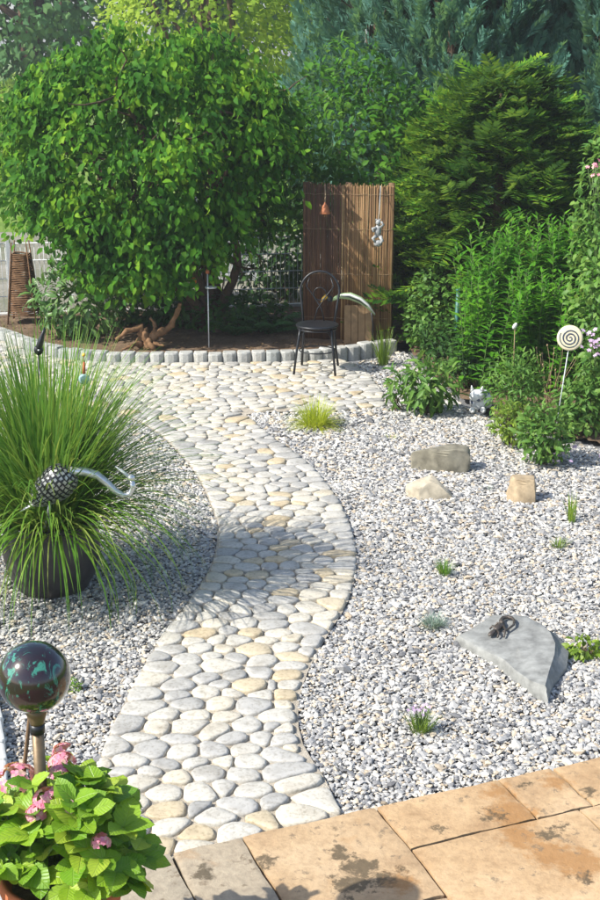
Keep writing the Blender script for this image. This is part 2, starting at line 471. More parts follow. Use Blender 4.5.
def stone_mesh(mb, poly, top, r, tint, gap):
    c, ar = centroid(poly)
    if ar < .0016: return False
    P = [np.array(p) for p in poly]
    for _ in range(2):                                    # round the corners
        Q = []
        for i in range(len(P)):
            a, b = P[i], P[(i + 1) % len(P)]
            k = r.uniform(.16, .30)
            Q += [a + (b - a) * k, b + (a - b) * k]
        P = Q
    per = np.array(P); seg = np.linalg.norm(np.roll(per, -1, 0) - per, axis=1); cum = np.concatenate([[0], np.cumsum(seg)])
    N = 14; tt = (np.arange(N) + .5) / N * cum[-1]; idx = np.searchsorted(cum, tt) - 1
    per = np.array([P[i] + (P[(i + 1) % len(P)] - P[i]) * ((t - cum[i]) / max(seg[i], 1e-9)) for i, t in zip(idx, tt)])
    dl = per - c; L = np.linalg.norm(dl, axis=1, keepdims=True)
    per = c + dl * (L - gap * r.uniform(.7, 1.5, size=(N, 1))) / L
    th = r.uniform(0, 6.28); tilt = r.uniform(0, .025) * np.array([math.cos(th), math.sin(th)])
    vs, fs = [], []
    for s, z in ((1.0, -.02), (1.0, top - .011), (.965, top - .0045), (.87, top - .001), (.5, top)):
        for q in c + (per - c) * s:
            vs.append((q[0], q[1], z + (tilt @ (q - c) if z > 0 else 0) + r.normal(0, .0007)))
    vs.append((c[0], c[1], top + .0012))
    for k in range(4):
        for i in range(N):
            j = (i + 1) % N; fs.append((k * N + i, k * N + j, (k + 1) * N + j, (k + 1) * N + i))
    for i in range(N): fs.append((4 * N + i, 4 * N + (i + 1) % N, 5 * N))
    if sgn < 0 or centroid(poly)[1] < 0: pass
    # make sure the top faces up
    a = np.array(vs[0][:2]) - c; b_ = np.array(vs[1][:2]) - c
    if a[0] * b_[1] - a[1] * b_[0] < 0: fs = [tuple(reversed(f)) for f in fs]
    mb.add(vs, fs, tint); return True
r3 = np.random.default_rng(5)
order = sorted(range(len(cl)), key=lambda i: pts[i][1])
far_mb = MB(); n_st = 0
for i in order:
    if len(cl[i]) < 3: continue
    tint = float(np.clip(r3.choice([r3.normal(.16, .08), r3.normal(.42, .1), r3.normal(.62, .09), r3.uniform(.85, 1)], p=[.30, .33, .28, .09]), 0, 1))
    top = .022 + r3.uniform(-.003, .004)
    if n_st < 300:
        mb = MB()
        if stone_mesh(mb, cl[i], top, r3, tint, .0036):
            c, _ = centroid(cl[i])
            mb.build('cobblestone', M['cobble'], ps, True, (c[0], c[1], 0), tint=True); n_st += 1
    else: stone_mesh(far_mb, cl[i], top, r3, tint, .0042)
o = far_mb.build('cobblestones', M['cobble'], ps, True, tint=True); o['kind'] = 'stuff'

# ------------------------------------------------------------------ gravel: real pebbles
bm = bmesh.new(); bmesh.ops.create_icosphere(bm, subdivisions=1, radius=1)
icv = np.array([v.co[:] for v in bm.verts]); icf = np.array([[v.index for v in f.verts] for f in bm.faces]); bm.free()
octv = np.array([(1, 0, 0), (-1, 0, 0), (0, 1, 0), (0, -1, 0), (0, 0, 1), (0, 0, -1)], float)
octf = np.array([(0, 2, 4), (2, 1, 4), (1, 3, 4), (3, 0, 4), (2, 0, 5), (1, 2, 5), (3, 1, 5), (0, 3, 5)])
def euler_mats(n, r, lean=.5):
    yaw = r.uniform(0, 2 * math.pi, n); ax = r.normal(size=(n, 3)); ax[:, 2] = 0; ax /= np.linalg.norm(ax, axis=1, keepdims=True)
    a = r.normal(0, lean, n)
    K = np.zeros((n, 3, 3)); K[:, 0, 2] = ax[:, 1]; K[:, 1, 2] = -ax[:, 0]; K[:, 2, 0] = -ax[:, 1]; K[:, 2, 1] = ax[:, 0]
    R = np.eye(3) + np.sin(a)[:, None, None] * K + (1 - np.cos(a))[:, None, None] * (K @ K)
    c, s = np.cos(yaw), np.sin(yaw); Z = np.zeros((n, 3, 3)); Z[:, 0, 0] = c; Z[:, 0, 1] = -s; Z[:, 1, 0] = s; Z[:, 1, 1] = c; Z[:, 2, 2] = 1
    return R @ Z
def gravel(name, poly, seed, label_bounds):
    r = np.random.default_rng(seed); parts = []
    x0, x1 = label_bounds
    for ya, yb, st, low in ((3.5, 7.7, .0140, False), (7.7, 10.4, .0172, True), (10.4, 14.2, .021, True)):
        X, Y = np.meshgrid(np.arange(x0, x1, st), np.arange(ya, yb, st))
        P = np.stack([X.ravel(), Y.ravel()], 1); P += r.uniform(-.48, .48, P.shape) * st
        lim = .245 * P[:, 1] + np.where(P[:, 0] > 0, 1.05, .7)                          # what a camera a step aside could see
        P = P[(np.abs(P[:, 0]) < lim)]
        P = P[inside(P, poly)]
        P = P[~inside(P, path_poly)]; P = P[~inside(P, terrace_poly)]
        n = len(P)
        size = st * r.lognormal(-.28, .30, n)
        pos = np.column_stack([P, -.012 + size * .3 + r.uniform(-.004, .009, n) + .006 * np.sin(P[:, 0] * 5.1 + 1) * np.cos(P[:, 1] * 4.3)])
        sc = np.stack([size * r.uniform(.9, 1.35, n), size * r.uniform(.65, .95, n), size * r.uniform(.36, .6, n)], 1)
        R = euler_mats(n, r, .38)
        which = r.integers(0, 5, n)
        for k in range(5):
            q = which == k
            tv = (octv if low else icv) * (1 + r.uniform(-.3, .3, ((6 if low else 12), 1)))
            if low: tv = tv * (1.12)
            parts.append(scat(tv, octf if low else icf, pos[q], R[q], sc[q]))
    V, F = merge(parts)
    print(name, len(F), 'tris')
    return np_mesh(name, V, F, M['gravel'], None, False, 'stuff')
g1 = gravel('gravel', gravel_right_poly, 21, (-1, 4.4)); tag(g1, 'pale grey mixed gravel spread around the rocks and the lizard slab', 'gravel')
g2 = gravel('gravel', gravel_left_poly, 22, (-4.4, 1)); tag(g2, 'pale grey mixed gravel around the big dark grass pot', 'gravel')

# ------------------------------------------------------------------ sandstone terrace, slab by slab
def slab_mat():
    m, nt, b = nmat('sandstone'); co = nt.nodes.new('ShaderNodeNewGeometry').outputs['Position']
    n1 = noise(nt, 2.2, 5, .6, co); n2 = noise(nt, 26, 5, .7, co); n3 = noise(nt, 5.5, 6, .68, co, .6); n4 = noise(nt, 3.1, 4, .6, co, .3)
    a = nd(nt, 'ShaderNodeAttribute', attribute_name='tint')
    base = ramp(nt, [(.32, (.33, .21, .11)), (.5, (.46, .315, .175)), (.68, (.54, .39, .235))], n1.outputs[0])
    gr = ramp(nt, [(.3, (.72, .70, .68)), (.55, (1.0, 1.0, 1.0)), (.75, (1.1, 1.08, 1.03))], n2.outputs[0])
    c = mixc(nt, base.outputs[0], gr.outputs[0], .85, 'MULTIPLY')
    # grey weathering on some slabs (stored slab by slab), ochre damp patches, black lichen
    grey = ramp(nt, [(.3, (.24, .215, .17)), (.7, (.37, .335, .26))], n2.outputs[0])
    c = mixc(nt, c, grey.outputs[0], a.outputs['Fac'])
    om = ramp(nt, [(.62, (0, 0, 0)), (.70, (.45, .45, .45))], n4.outputs[0])
    c = mixc(nt, c, (.34, .19, .075), om.outputs[0])
    nw = noise(nt, 20, 6, .7, co); off = nd(nt, 'ShaderNodeVectorMath', operation='MULTIPLY_ADD')
    nt.links.new(nw.outputs['Color'], off.inputs[0]); off.inputs[1].default_value = (.24, .24, 0); nt.links.new(co, off.inputs[2])
    def blobs(lst, soft):
        acc = None
        for px, py, rad_ in lst:
            g = G(px, py); d = nd(nt, 'ShaderNodeVectorMath', operation='DISTANCE'); nt.links.new(off.outputs[0], d.inputs[0]); d.inputs[1].default_value = (g.x + .12, g.y + .12, .034)
            mr = nd(nt, 'ShaderNodeMapRange'); mr.inputs[1].default_value = rad_ + soft; mr.inputs[2].default_value = rad_ - soft; nt.links.new(d.outputs['Value'], mr.inputs[0])
            if acc is None: acc = mr.outputs[0]
            else:
                mm = nd(nt, 'ShaderNodeMath', operation='MAXIMUM'); nt.links.new(acc, mm.inputs[0]); nt.links.new(mr.outputs[0], mm.inputs[1]); acc = mm.outputs[0]
        return acc
    och = blobs([(512, 822, .09), (520, 845, .08), (500, 800, .06), (548, 862, .08), (580, 872, .09), (555, 790, .05), (400, 890, .06)], .025)
    oc = nd(nt, 'ShaderNodeMath', operation='MULTIPLY'); nt.links.new(och, oc.inputs[0]); oc.inputs[1].default_value = .75
    c = mixc(nt, c, (.30, .15, .05), oc.outputs[0])
    dk = blobs([(358, 874, .062), (338, 860, .035), (385, 888, .055), (402, 884, .035), (350, 893, .07), (488, 822, .036), (502, 826, .025), (548, 843, .034), (562, 836, .026), (525, 792, .025), (585, 886, .034), (338, 838, .022), (265, 870, .035), (205, 880, .045), (440, 838, .018), (590, 800, .03)], .012)
    nb = ramp(nt, [(.36, (0, 0, 0)), (.46, (1, 1, 1))], n3.outputs[0])
    k = nd(nt, 'ShaderNodeMath', operation='MULTIPLY'); nt.links.new(dk, k.inputs[0]); nt.links.new(nb.outputs[0], k.inputs[1])
    k2 = nd(nt, 'ShaderNodeMath', operation='MULTIPLY'); nt.links.new(k.outputs[0], k2.inputs[0]); k2.inputs[1].default_value = .85
    c = mixc(nt, c, (.075, .058, .035), k2.outputs[0])
    fl = ramp(nt, [(.60, (0, 0, 0)), (.66, (.7, .7, .7))], noise(nt, 17, 5, .7, co).outputs[0])
    c = mixc(nt, c, (.17, .13, .085), fl.outputs[0])
    nt.links.new(c, b.inputs['Base Color']); b.inputs['Roughness'].default_value = .8; b.inputs['Specular IOR Level'].default_value = .3
    ad = nd(nt, 'ShaderNodeMath', operation='ADD'); nt.links.new(n2.outputs[0], ad.inputs[0]); nt.links.new(n1.outputs[0], ad.inputs[1])
    bump(nt, b, ad.outputs[0], .4, .012)
    return m
M['sandstone'] = slab_mat()
tp = sheet('terrace', terrace_poly, -.02, M['soil'])
a_j = [ea(172, 862) , ea(243, 846), ea(374, 812), ea(497, 786), ea(552, 775), ea(640, 755)]
d1 = (G(407, 857) - E0).dot(EB)
rs = np.random.default_rng(3)
def slab(a0, a1, b0, b1, grey):
    g = .0055; na, nb = 22, 14
    h = .034 + rs.uniform(-.003, .003)
    c = T((a0 + a1) / 2, (b0 + b1) / 2)
    vs, fs = [], []
    def edge(u, ln): return .006 * math.sin(u * 9 + a0 * 7) + rs.normal(0, .0014)
    for i in range(na + 1):
        for j in range(nb + 1):
            u, v = i / na, j / nb
            a = a0 + g + (a1 - a0 - 2 * g) * u; b = b0 + g + (b1 - b0 - 2 * g) * v
            z = h
            if i in (0, na) : a += edge(v, 1) * (.5); z -= .003
            if j in (0, nb) : b += edge(u, 1) * (.5); z -= .003
            vs.append(T(a, b, z + rs.normal(0, .0006)))
    W = nb + 1
    for i in range(na):
        for j in range(nb): fs.append((i * W + j, i * W + j + 1, (i + 1) * W + j + 1, (i + 1) * W + j))
    ring = [i * W for i in range(na + 1)] + [na * W + j for j in range(1, W)] + [i * W + nb for i in range(na - 1, -1, -1)] + [j for j in range(nb - 1, 0, -1)]
    n0 = len(vs); vs += [(vs[i][0], vs[i][1], -.015) for i in ring]
    for k in range(len(ring)):
        k2 = (k + 1) % len(ring); fs.append((ring[k], ring[k2], n0 + k2, n0 + k))
    if (Vector(vs[1]) - Vector(vs[0])).cross(Vector(vs[W]) - Vector(vs[0])).z < 0: fs = [tuple(reversed(f)) for f in fs]
    mb = MB(); mb.add(vs, fs, grey)
    o = mb.build('slab', M['sandstone'], tp, True, c, tint=True); o.data.set_sharp_from_angle(angle=math.radians(25)); return o
slab(-2.15, -.55, .0, .5, .7); slab(-.55, a_j[0], 0, .52, .85); slab(a_j[0], a_j[1], .0, .52, .75); slab(a_j[1], a_j[2], 0, .62, .12)
slab(a_j[2], a_j[3], 0, d1, .0); slab(a_j[3], a_j[4], 0, d1, .05); slab(a_j[4], a_j[5] + .1, 0, d1, .0); slab(a_j[5] + .1, 2.9, 0, d1, .1)
slab(2.9, 3.9, 0, .6, .1); slab(3.9, 4.95, 0, .6, .0)
slab(a_j[2], 1.75, d1, d1 + .6, .0); slab(1.75, 2.9, d1, d1 + .6, .05)
slab(-2.15, -.3, .52, 1.2, .6); slab(-.3, a_j[2], .62, 1.2, .4); slab(a_j[2], 2.0, d1 + .6, 1.5, .2); slab(2.0, 4.95, d1 + .6, 1.8, .1); slab(2.9, 4.95, .6, d1 + .6, .05)

# ------------------------------------------------------------------ kerb of the raised bed
kroot = thing('bed_edging', (kerb_line[40][0], kerb_line[40][1], 0), 'curved row of grey concrete palisade stones edging the raised tree bed', 'edging')
kl = np.array(kerb_line); ks = np.concatenate([[0], np.cumsum(np.linalg.norm(np.diff(kl, axis=0), axis=1))])
def on_kerb(s): return np.array([np.interp(s, ks, kl[:, 0]), np.interp(s, ks, kl[:, 1])])
W_K = .142
for i in range(int(ks[-1] / W_K)):
    a, b = on_kerb(i * W_K), on_kerb((i + 1) * W_K); d = (b - a) / np.linalg.norm(b - a); nrm = np.array([-d[1], d[0]])
    c = (a + b) / 2; x = c[0]
    hh = .105 + .03 * np.clip((x - 0) / 1.0, 0, 1) + rs.uniform(-.008, .008)
    w = W_K - .008; dep = .115
    prof = [(-w / 2, dep), (-w / 2, .022), (-w / 2 + .018, .004), (-w / 5, -.006), (w / 5, -.006), (w / 2 - .018, .004), (w / 2, .022), (w / 2, dep)]
    jit = rs.normal(0, .004); yw = rs.normal(0, .02)
    vs, fs = [], []; n = len(prof)
    for z, s_ in ((-.05, 0), (hh - .014, 0), (hh - .003, .008), (hh, .02)):
        for (p, q) in prof:
            pq = np.array([p * (1 - s_ * 2 / w * .8), q + (dep / 2 - q) * s_ * 8 + jit + p * yw])
            w_ = c + d * pq[0] + nrm * pq[1]; vs.append((w_[0], w_[1], z + rs.normal(0, .0008)))
    for k in range(3):
        for j in range(n): fs.append((k * n + j, k * n + (j + 1) % n, (k + 1) * n + (j + 1) % n, (k + 1) * n + j))
    fs.append(tuple(range(3 * n, 4 * n)))
    MB().add(vs, fs, float(np.clip(rs.normal(.5, .22), 0, 1))).build('kerb_stone', M['kerb'], kroot, False, (c[0], c[1], 0), tint=True)

# white stone edging at the foot of the house steps
wroot = thing('stone_edging', (-1.12, 4.75, 0), 'row of white stone blocks edging the gravel beside the hydrangea pot', 'edging')
wline = smooth_line([(-1.11, 4.0), (-1.215, 4.55), (-1.35, 5.15), (-1.54, 5.7), (-1.82, 6.2)], .02)
wl2 = np.array(wline); ws = np.concatenate([[0], np.cumsum(np.linalg.norm(np.diff(wl2, axis=0), axis=1))])
s0 = 0
while s0 < ws[-1] - .1:
    L = rs.uniform(.15, .22); sm = s0 + L / 2
    c = np.array([np.interp(sm, ws, wl2[:, 0]), np.interp(sm, ws, wl2[:, 1])]); c2 = np.array([np.interp(sm + .05, ws, wl2[:, 0]), np.interp(sm + .05, ws, wl2[:, 1])])
    ang = math.atan2(*(c2 - c)[::-1])
    MB().box((c[0], c[1], .0), (L - .012, .12 + rs.uniform(-.01, .01), .10 + rs.uniform(-.01, .01)), ang + rs.normal(0, .03)).build('edging_stone', M['kerb_white'], wroot, False, (c[0], c[1], 0), bevel=.014)
    s0 += L

# ------------------------------------------------------------------ soil beds with lumps
def lumpy(name, poly, z, amp, st, mat):
    P = np.array(poly); x0, y0 = P.min(0); x1, y1 = P.max(0)
    xs, ys = np.arange(x0, x1, st), np.arange(y0, y1, st)
    X, Y = np.meshgrid(xs, ys); pts_ = np.stack([X.ravel(), Y.ravel()], 1); ins = inside(pts_, poly)
    r = np.random.default_rng(9)
    Z = z + amp * (np.sin(pts_[:, 0] * 3.3 + 1) * np.cos(pts_[:, 1] * 2.7) * .6 + r.normal(0, .35, len(pts_)))
    # the sheet dips below the kerb at its rim
    V = np.column_stack([pts_, Z]); nx = len(xs)
    idx = np.arange(len(pts_)).reshape(len(ys), nx)
    F = np.stack([idx[:-1, :-1], idx[:-1, 1:], idx[1:, 1:], idx[1:, :-1]], -1).reshape(-1, 4)
    F = F[ins[F].all(1)]
    used = np.unique(F); remap = -np.ones(len(V), int); remap[used] = np.arange(len(used))
    return np_mesh(name, V[used], remap[F], mat, None, True, 'structure')
soil_poly = [(p[0], p[1] + .06) for p in kerb_line] + [(1.4, 13.4), (3.2, 13.5), (6.0, 13.5), (6.0, 19.5), (0.6, 19.5), (0.6, 15.5), (-7.0, 14.2)]
lumpy('soil_bed', soil_poly, .075, .012, .07, M['soil'])
soil2 = [(p[0], p[1] + .05) for p in bed_r[1:]] + [(4.5, 9.4), (6.0, 9.4), (6.0, 14.0), (1.1, 14.0)]
lumpy('planting_bed', soil2, .02, .012, .07, M['soil'])

# dead leaves and crumbs lying on the soil
def litter():
    r = np.random.default_rng(15); P = np.column_stack([r.uniform(-5, 2.2, 2600), r.uniform(12.6, 15.0, 2600)])
    P = P[inside(P, soil_poly)]; n = len(P); pos = np.column_stack([P, np.full(n, .088) + r.uniform(-.003, .008, n)])
    a = r.uniform(0, 6.28, n); V, F = scat(*LEAF4, pos, frames(np.stack([np.cos(a), np.sin(a), r.normal(0, .2, n)], 1), np.tile((0, 0, 1.), (n, 1)) + r.normal(0, .3, (n, 3))), r.uniform(.012, .05, n))
    m = leafmat('dead_leaf', [(.07, .045, .025), (.16, .10, .05), (.27, .18, .09)], .1, .8, 2, .3, .2)
    tag(np_mesh('leaf_litter', V, F, m, None, True, 'stuff'), 'brown dead leaves scattered over the soil of the raised bed', 'leaf litter')
litter()
# ------------------------------------------------------------------ vegetation builders
def lobes(dirs, k, amp, r, width=.35):
    c = unit(k, r); w = r.uniform(-1, 1, k) * amp
    dots = dirs @ c.T
    return 1 + np.sum(w[None] * np.exp((dots - 1) / (width ** 2)), axis=1)
def shell(n, cen, rad, r, k=22, amp=.22, inner=.55, power=.5, up=None):
    d = unit(n, r)
    rr = lobes(d, k, amp, r) * (inner + (1 - inner) * r.random(n) ** power)
    return np.array(cen) + d * rr[:, None] * np.array(rad), d
def limb(p0, p1, n=7, wob=.06, r=None, sag=0.0):
    r = r or rng; p0, p1 = np.array(p0, float), np.array(p1, float); L = np.linalg.norm(p1 - p0); out = []
    ph = r.uniform(0, 6.28, 6)
    for i in range(n):
        t = i / (n - 1); q = p0 + (p1 - p0) * t
        w = wob * L * math.sin(math.pi * t)
        q = q + np.array([math.sin(5 * t + ph[0]), math.sin(6 * t + ph[1]), .5 * math.sin(4 * t + ph[2])]) * w
        q[2] += -sag * 4 * t * (1 - t)
        out.append(q)
    return out
def stems_mesh(name, root, base, tips, r0, mat, r, wob=.08, seg=6):
    mb = MB()
    for t in tips:
        p = limb(base + np.array([r.normal(0, .03), r.normal(0, .03), 0]), t, 6, wob, r)
        mb.tube(p, list(np.linspace(r0, r0 * .3, 6)), seg)
    return mb.build(name, mat, root, True)
def leafy(name, root, pos, d, n, size, mat, tmpl=LEAF, width=None):
    R = frames(d, n)
    s = np.stack([size * (width if width is not None else 1.0), size, size], 1)
    V, F = scat(*tmpl, pos, R, s)
    return np_mesh(name, V, F, mat, root, True, 'stuff')

def bush(name, label, cat, base, cen, rad, n, leaf, mat, seed, group=None, tmpl=LEAF, droop=.2, inner=.5, amp=.25, k=20, width=1.0, stems=8, power=.5, zmin=.03):
    r = np.random.default_rng(seed)
    root = thing(name, base, label, cat, group)
    pos, d = shell(n, cen, rad, r, k, amp, inner, power)
    ok = pos[:, 2] > zmin + base[2]; pos, d = pos[ok], d[ok]; n = len(pos)
    ax = d * .7 + unit(n, r) * .8 + np.array([0, 0, -droop]); nn = d + np.array([0, 0, .9]) + unit(n, r) * .6
    leafy('crown', root, pos, ax, nn, leaf * r.uniform(.65, 1.25, n), mat, tmpl, width)
    tips = [pos[i] for i in r.integers(0, n, stems)]
    stems_mesh('stems', root, np.array(base), [np.array(base) + (t - np.array(base)) * .85 for t in tips], max(.006, rad[0] * .018), M['bark'], r)
    return root

# ------------------------------------------------------------------ weeping hazel in the raised bed
def hazel():
    r = np.random.default_rng(31)
    b = G(205, 336, .07)
    root = thing('hazel_tree', (b.x, b.y + .35, .07), 'broad weeping hazel tree with dense dark green hanging leaves behind the curved kerb', 'tree')
    base = np.array(wloc(root))
    cen = np.array([-1.58, 13.75, 1.98]); rad = np.array([1.66, 1.36, 1.38])
    # clumps of hanging leaf strands, each clump a drooping mop on the end of a limb
    nc = 140
    cc, cd = shell(nc, cen, rad * np.array([.86, .86, .84]), r, 24, .07, .80, .6)
    st, d = [], []
    for i in range(nc):
        m_ = int(r.integers(16, 30)); u = unit(m_, r); u[:, 2] = np.abs(u[:, 2]) * .8 - .25
        q = cc[i] + u * np.array([.30, .30, .20]) * r.uniform(.75, 1.2)
        st.append(q); dd = u * .8 + cd[i] * .7; d.append(dd / np.linalg.norm(dd, axis=1, keepdims=True))
    for i in range(34):                                   # the skirt hanging low in front of the trunks
        x = r.uniform(-2.35, -.75); low = np.interp(x, [-2.35, -1.9, -1.4, -1.0, -.75], [.95, .78, .82, .92, 1.1])
        m_ = int(r.integers(14, 24)); u = unit(m_, r); q = np.array([x, r.uniform(12.75, 13.3), low + r.uniform(.05, .5)]) + u * np.array([.22, .18, .2])
        st.append(q); dd = u * .7 + np.array([0, -.7, .2]); d.append(dd / np.linalg.norm(dd, axis=1, keepdims=True))
    fill, fd = shell(420, cen, rad * .8, r, 20, .1, .45, .6); st.append(fill); d.append(fd)
    st, d = np.concatenate(st), np.concatenate(d); ns = len(st)
    P, A, N, S = [], [], [], []
    for i in range(ns):
        nl = int(r.integers(5, 10)); L = r.uniform(.10, .36)
        o = d[i]; dr = np.array([o[0] * .35, o[1] * .35, -1.0]) + r.normal(0, .25, 3); dr /= np.linalg.norm(dr)
        t = np.linspace(0, 1, nl)[:, None]
        p = st[i] + dr * L * t + r.normal(0, .032, (nl, 3))
        a = np.array([o[0] * .5, o[1] * .5, -.8]) + r.normal(0, .5, (nl, 3))
        nn = np.array([o[0], o[1], .55]) + r.normal(0, .6, (nl, 3))
        P.append(p); A.append(a); N.append(nn); S.append(r.uniform(.062, .108, nl))
    P, A, N, S = map(np.concatenate, (P, A, N, S))
    lim = np.interp(P[:, 0], [-3.3, -2.8, -2.4, -2.1, -1.75, -1.35, -1.0, -.7, .4], [1.2, 1.05, .92, .62, .5, .52, .62, .82, .98]) + r.normal(0, .05, len(P)); ok = P[:, 2] > lim; P, A, N, S = P[ok], A[ok], N[ok], S[ok]
    leafy('crown', root, P, A, N, S, M['hazel'], LEAF, .95)
    tr = MB()
    mains = []
    for k in range(6):
        th = k * 1.05 + .4; tip = cen + np.array([math.cos(th) * 1.0, math.sin(th) * .8, r.uniform(.1, .55)])
        p = limb(base + np.array([r.normal(0, .07), r.normal(0, .07), -.05]), tip, 12, .10, r); mains.append(p)
        tr.tube(p, list(np.linspace(.06, .016, 12)), 8)
    tr.build('trunk', M['bark'], root, True)
    br = MB()
    for p in mains:
        for j in range(4, 12):
            for _ in range(3):
                e = p[j] + np.array([r.normal(0, .32), r.normal(0, .3), r.normal(.0, .22)])
                br.tube(limb(p[j], e, 7, .14, r), list(np.linspace(.016, .004, 7)), 5)
    br.build('branches', M['bark'], root, True)
hazel()

# ------------------------------------------------------------------ conifers and hedges behind
PL_V, PL_F = [], []
def frond_template(n, ln, spread, flat=.15, seed=1):
    """a feathery spray: needles both sides of a thin axis"""
    r = np.random.default_rng(seed); vs, fs = [], []
    vs += [(-.012, 0, 0), (.012, 0, 0), (0, 1, -.10)]; fs += [(0, 1, 2)]
    for i in range(n):
        t = .08 + .92 * i / n; ll = ln * (1 - .55 * t) * r.uniform(.8, 1.2)
        for s in (-1, 1):
            b0 = np.array([0, t, -.10 * t * t]); dv = np.array([s * spread, 1.0, r.normal(0, flat)]); dv /= np.linalg.norm(dv)
            wv = np.array([-dv[1], dv[0], 0]) * ln * .11 * s
            k = len(vs); tip = b0 + dv * ll
            vs += [tuple(b0), tuple(b0 + dv * ll * .45 + wv), tuple(tip), tuple(b0 + dv * ll * .45 - wv)]
            fs += [(k, k + 1, k + 2), (k, k + 2, k + 3)]
    return np.array(vs), np.array(fs)
YEW = frond_template(9, .42, 1.1, .2, 2)
PLUME = frond_template(11, .46, .62, .40, 3)
FERN = frond_template(14, .34, 1.6, .06, 4)

def conifer(name, label, base, h, rad, n, spray, mat, tmpl, seed, rise=.5, group=None, zlow=0.0, dome=.55):
    """sprays on whorled limbs, arching out and up"""
    r = np.random.default_rng(seed)
    root = thing(name, base, label, 'tree', group)
    b = np.array(base)
    z = zlow + (1 - zlow) * r.random(n) ** .9; th = r.uniform(0, 2 * math.pi, n)
    lob = 1 + .24 * np.sin(th * 5 + z * 11 + seed) + .2 * np.sin(th * 8 - z * 23 + 2 * seed) + .08 * np.sin(th * 15 + z * 40)
    prof = np.clip((1 - z), 0, 1) ** dome * (.55 + .45 * np.clip(z / .25, 0, 1))
    rr = rad * prof * lob * (.42 + .58 * r.random(n) ** .45)
    out = np.stack([np.cos(th), np.sin(th), np.zeros(n)], 1)
    pos = b + out * rr[:, None] + np.stack([np.zeros(n), np.zeros(n), .08 + z * h * (.93) + .12 * rad * np.sin(th * 3 + seed)], 1)
    pos[:, 2] = np.maximum(pos[:, 2], b[2] + .1)
    ax = out * 1.0 + np.array([0, 0, rise]) + unit(n, r) * .45
    nn = np.array([0, 0, 1.0]) + out * .4 + unit(n, r) * .4
    V, F = scat(*tmpl, pos, frames(ax, nn), (spray * r.uniform(.6, 1.25, n)))
    np_mesh('crown', V, F, mat, root, False, 'stuff')
    mb = MB(); mb.tube([b + np.array([0, 0, -.05]), b + np.array([.03, .02, h * .4]), b + np.array([0, 0, h * .95])], [rad * .07, rad * .05, .012], 8)
    mb.build('trunk', M['bark'], root, True)
    bm_ = MB()
    for k in range(46):
        zz = .06 + .88 * k / 46; a = k * 2.4
        L = rad * .8 * (1 - zz) ** dome
        p0 = b + np.array([0, 0, zz * h * .93]); p1 = p0 + np.array([math.cos(a) * L, math.sin(a) * L, rise * L * .7])
        bm_.tube(limb(p0, p1, 5, .05, r, .05), list(np.linspace(.018, .005, 5)), 5)
    bm_.build('branches', M['bark'], root, True)
    return root
HG = 'blue-green cypresses in the back hedge'
cy = [(.95, 17.6, 5.2, 1.15), (1.8, 16.6, 5.6, 1.1), (2.65, 17.2, 5.9, 1.25), (3.95, 16.6, 5.4, 1.2), (4.6, 14.6, 4.6, 1.05)]
for i, (x, y, h, rd) in enumerate(cy):
    conifer('cypress_tree', 'tall blue-green cypress with feathery upright sprays in the hedge behind the garden' if y > 15 else 'shorter blue-green cypress between the yew and the rose bush', (x, y, .03), h, rd, 2150, .34, M['cypress'], PLUME, 40 + i, 1.5, HG if y > 15 else None, zlow=.16, dome=.42)
conifer('yew_tree', 'spreading dark green yew with yellow-green feathery tips behind the tall perennials', (at(492, 300, 13.9).x, 13.9, .05), 2.62, 1.25, 3000, .40, M['yew'], YEW, 51, .22, dome=.5)

bush('laurel_shrub', 'bright green broad-leaved shrub rising above the reed screen', 'shrub', (.55, 14.7, .05), (.62, 14.75, 1.75), (.95, .75, 1.15), 3600, .105, M['laurel'], 61, droop=.35, inner=.6, amp=.35, k=26, width=.8)
bush('laurel_shrub', 'dark leafy shrub behind the reed screen beside the grey figure', 'shrub', (1.62, 14.15, .05), (1.55, 14.1, .85), (.55, .55, .9), 2600, .075, M['dark_leaf'], 62, inner=.5, width=.8)
bush('climbing_shrub', 'leafy green shrub between reed screen and teal post', 'shrub', (G(425, 352).x + .05, 13.0, .03), (1.42, 13.0, .42), (.42, .38, .5), 1900, .062, M['shrub'], 63, inner=.4, amp=.3)
rose = bush('rose_shrub', 'light green rose bush with a coral bloom beside the tall perennials', 'shrub', (2.62, 10.9, .03), (2.68, 10.7, 1.3), (.52, .5, 1.3), 3000, .072, M['shrub'], 65, inner=.45, amp=.35, width=.95)

# trees far behind the fence
def far_tree(label, base, h, rad, n, leaf, mat, seed, group=None):
    r = np.random.default_rng(seed); root = thing('broadleaf_tree', base, label, 'tree', group); b = np.array(base, float)
    cen = b + np.array([0, 0, h * .58])
    pos, d = shell(n, cen, (rad, rad, h * .45), r, 60, .30, .6, .6)
    leafy('crown', root, pos, d + unit(n, r) * .9 + np.array([0, 0, -.3]), d + np.array([0, 0, .8]) + unit(n, r) * .5, leaf * r.uniform(.6, 1.3, n), mat, LEAF4, 1.3)
    mb = MB(); mb.tube(limb(b, cen + np.array([0, 0, h * .2]), 7, .03, r), list(np.linspace(rad * .09, rad * .03, 7)), 9)
    mb.build('trunk', M['bark'], root, True)
    lb = MB()
    for k in range(10):
        t = pos[r.integers(0, n)]; lb.tube(limb(b + np.array([0, 0, h * .3]), cen + (t - cen) * .8, 6, .06, r), list(np.linspace(rad * .035, rad * .008, 6)), 5)
    lb.build('branches', M['bark'], root, True)
bush('hedge_shrub', 'dark green shrub between the wire fence and the stair railing', 'shrub', (-.2, 16.2, -.05), (-.15, 16.2, .55), (.75, .45, .62), 1900, .09, M['dark_leaf'], 64, inner=.4)
bush('hedge_shrub', 'loose dark shrub beyond the fence behind the hazel trunk', 'shrub', (-2.0, 16.0, -.05), (-1.95, 16.0, .6), (.85, .45, .7), 2200, .09, M['dark_leaf'], 66, inner=.4)
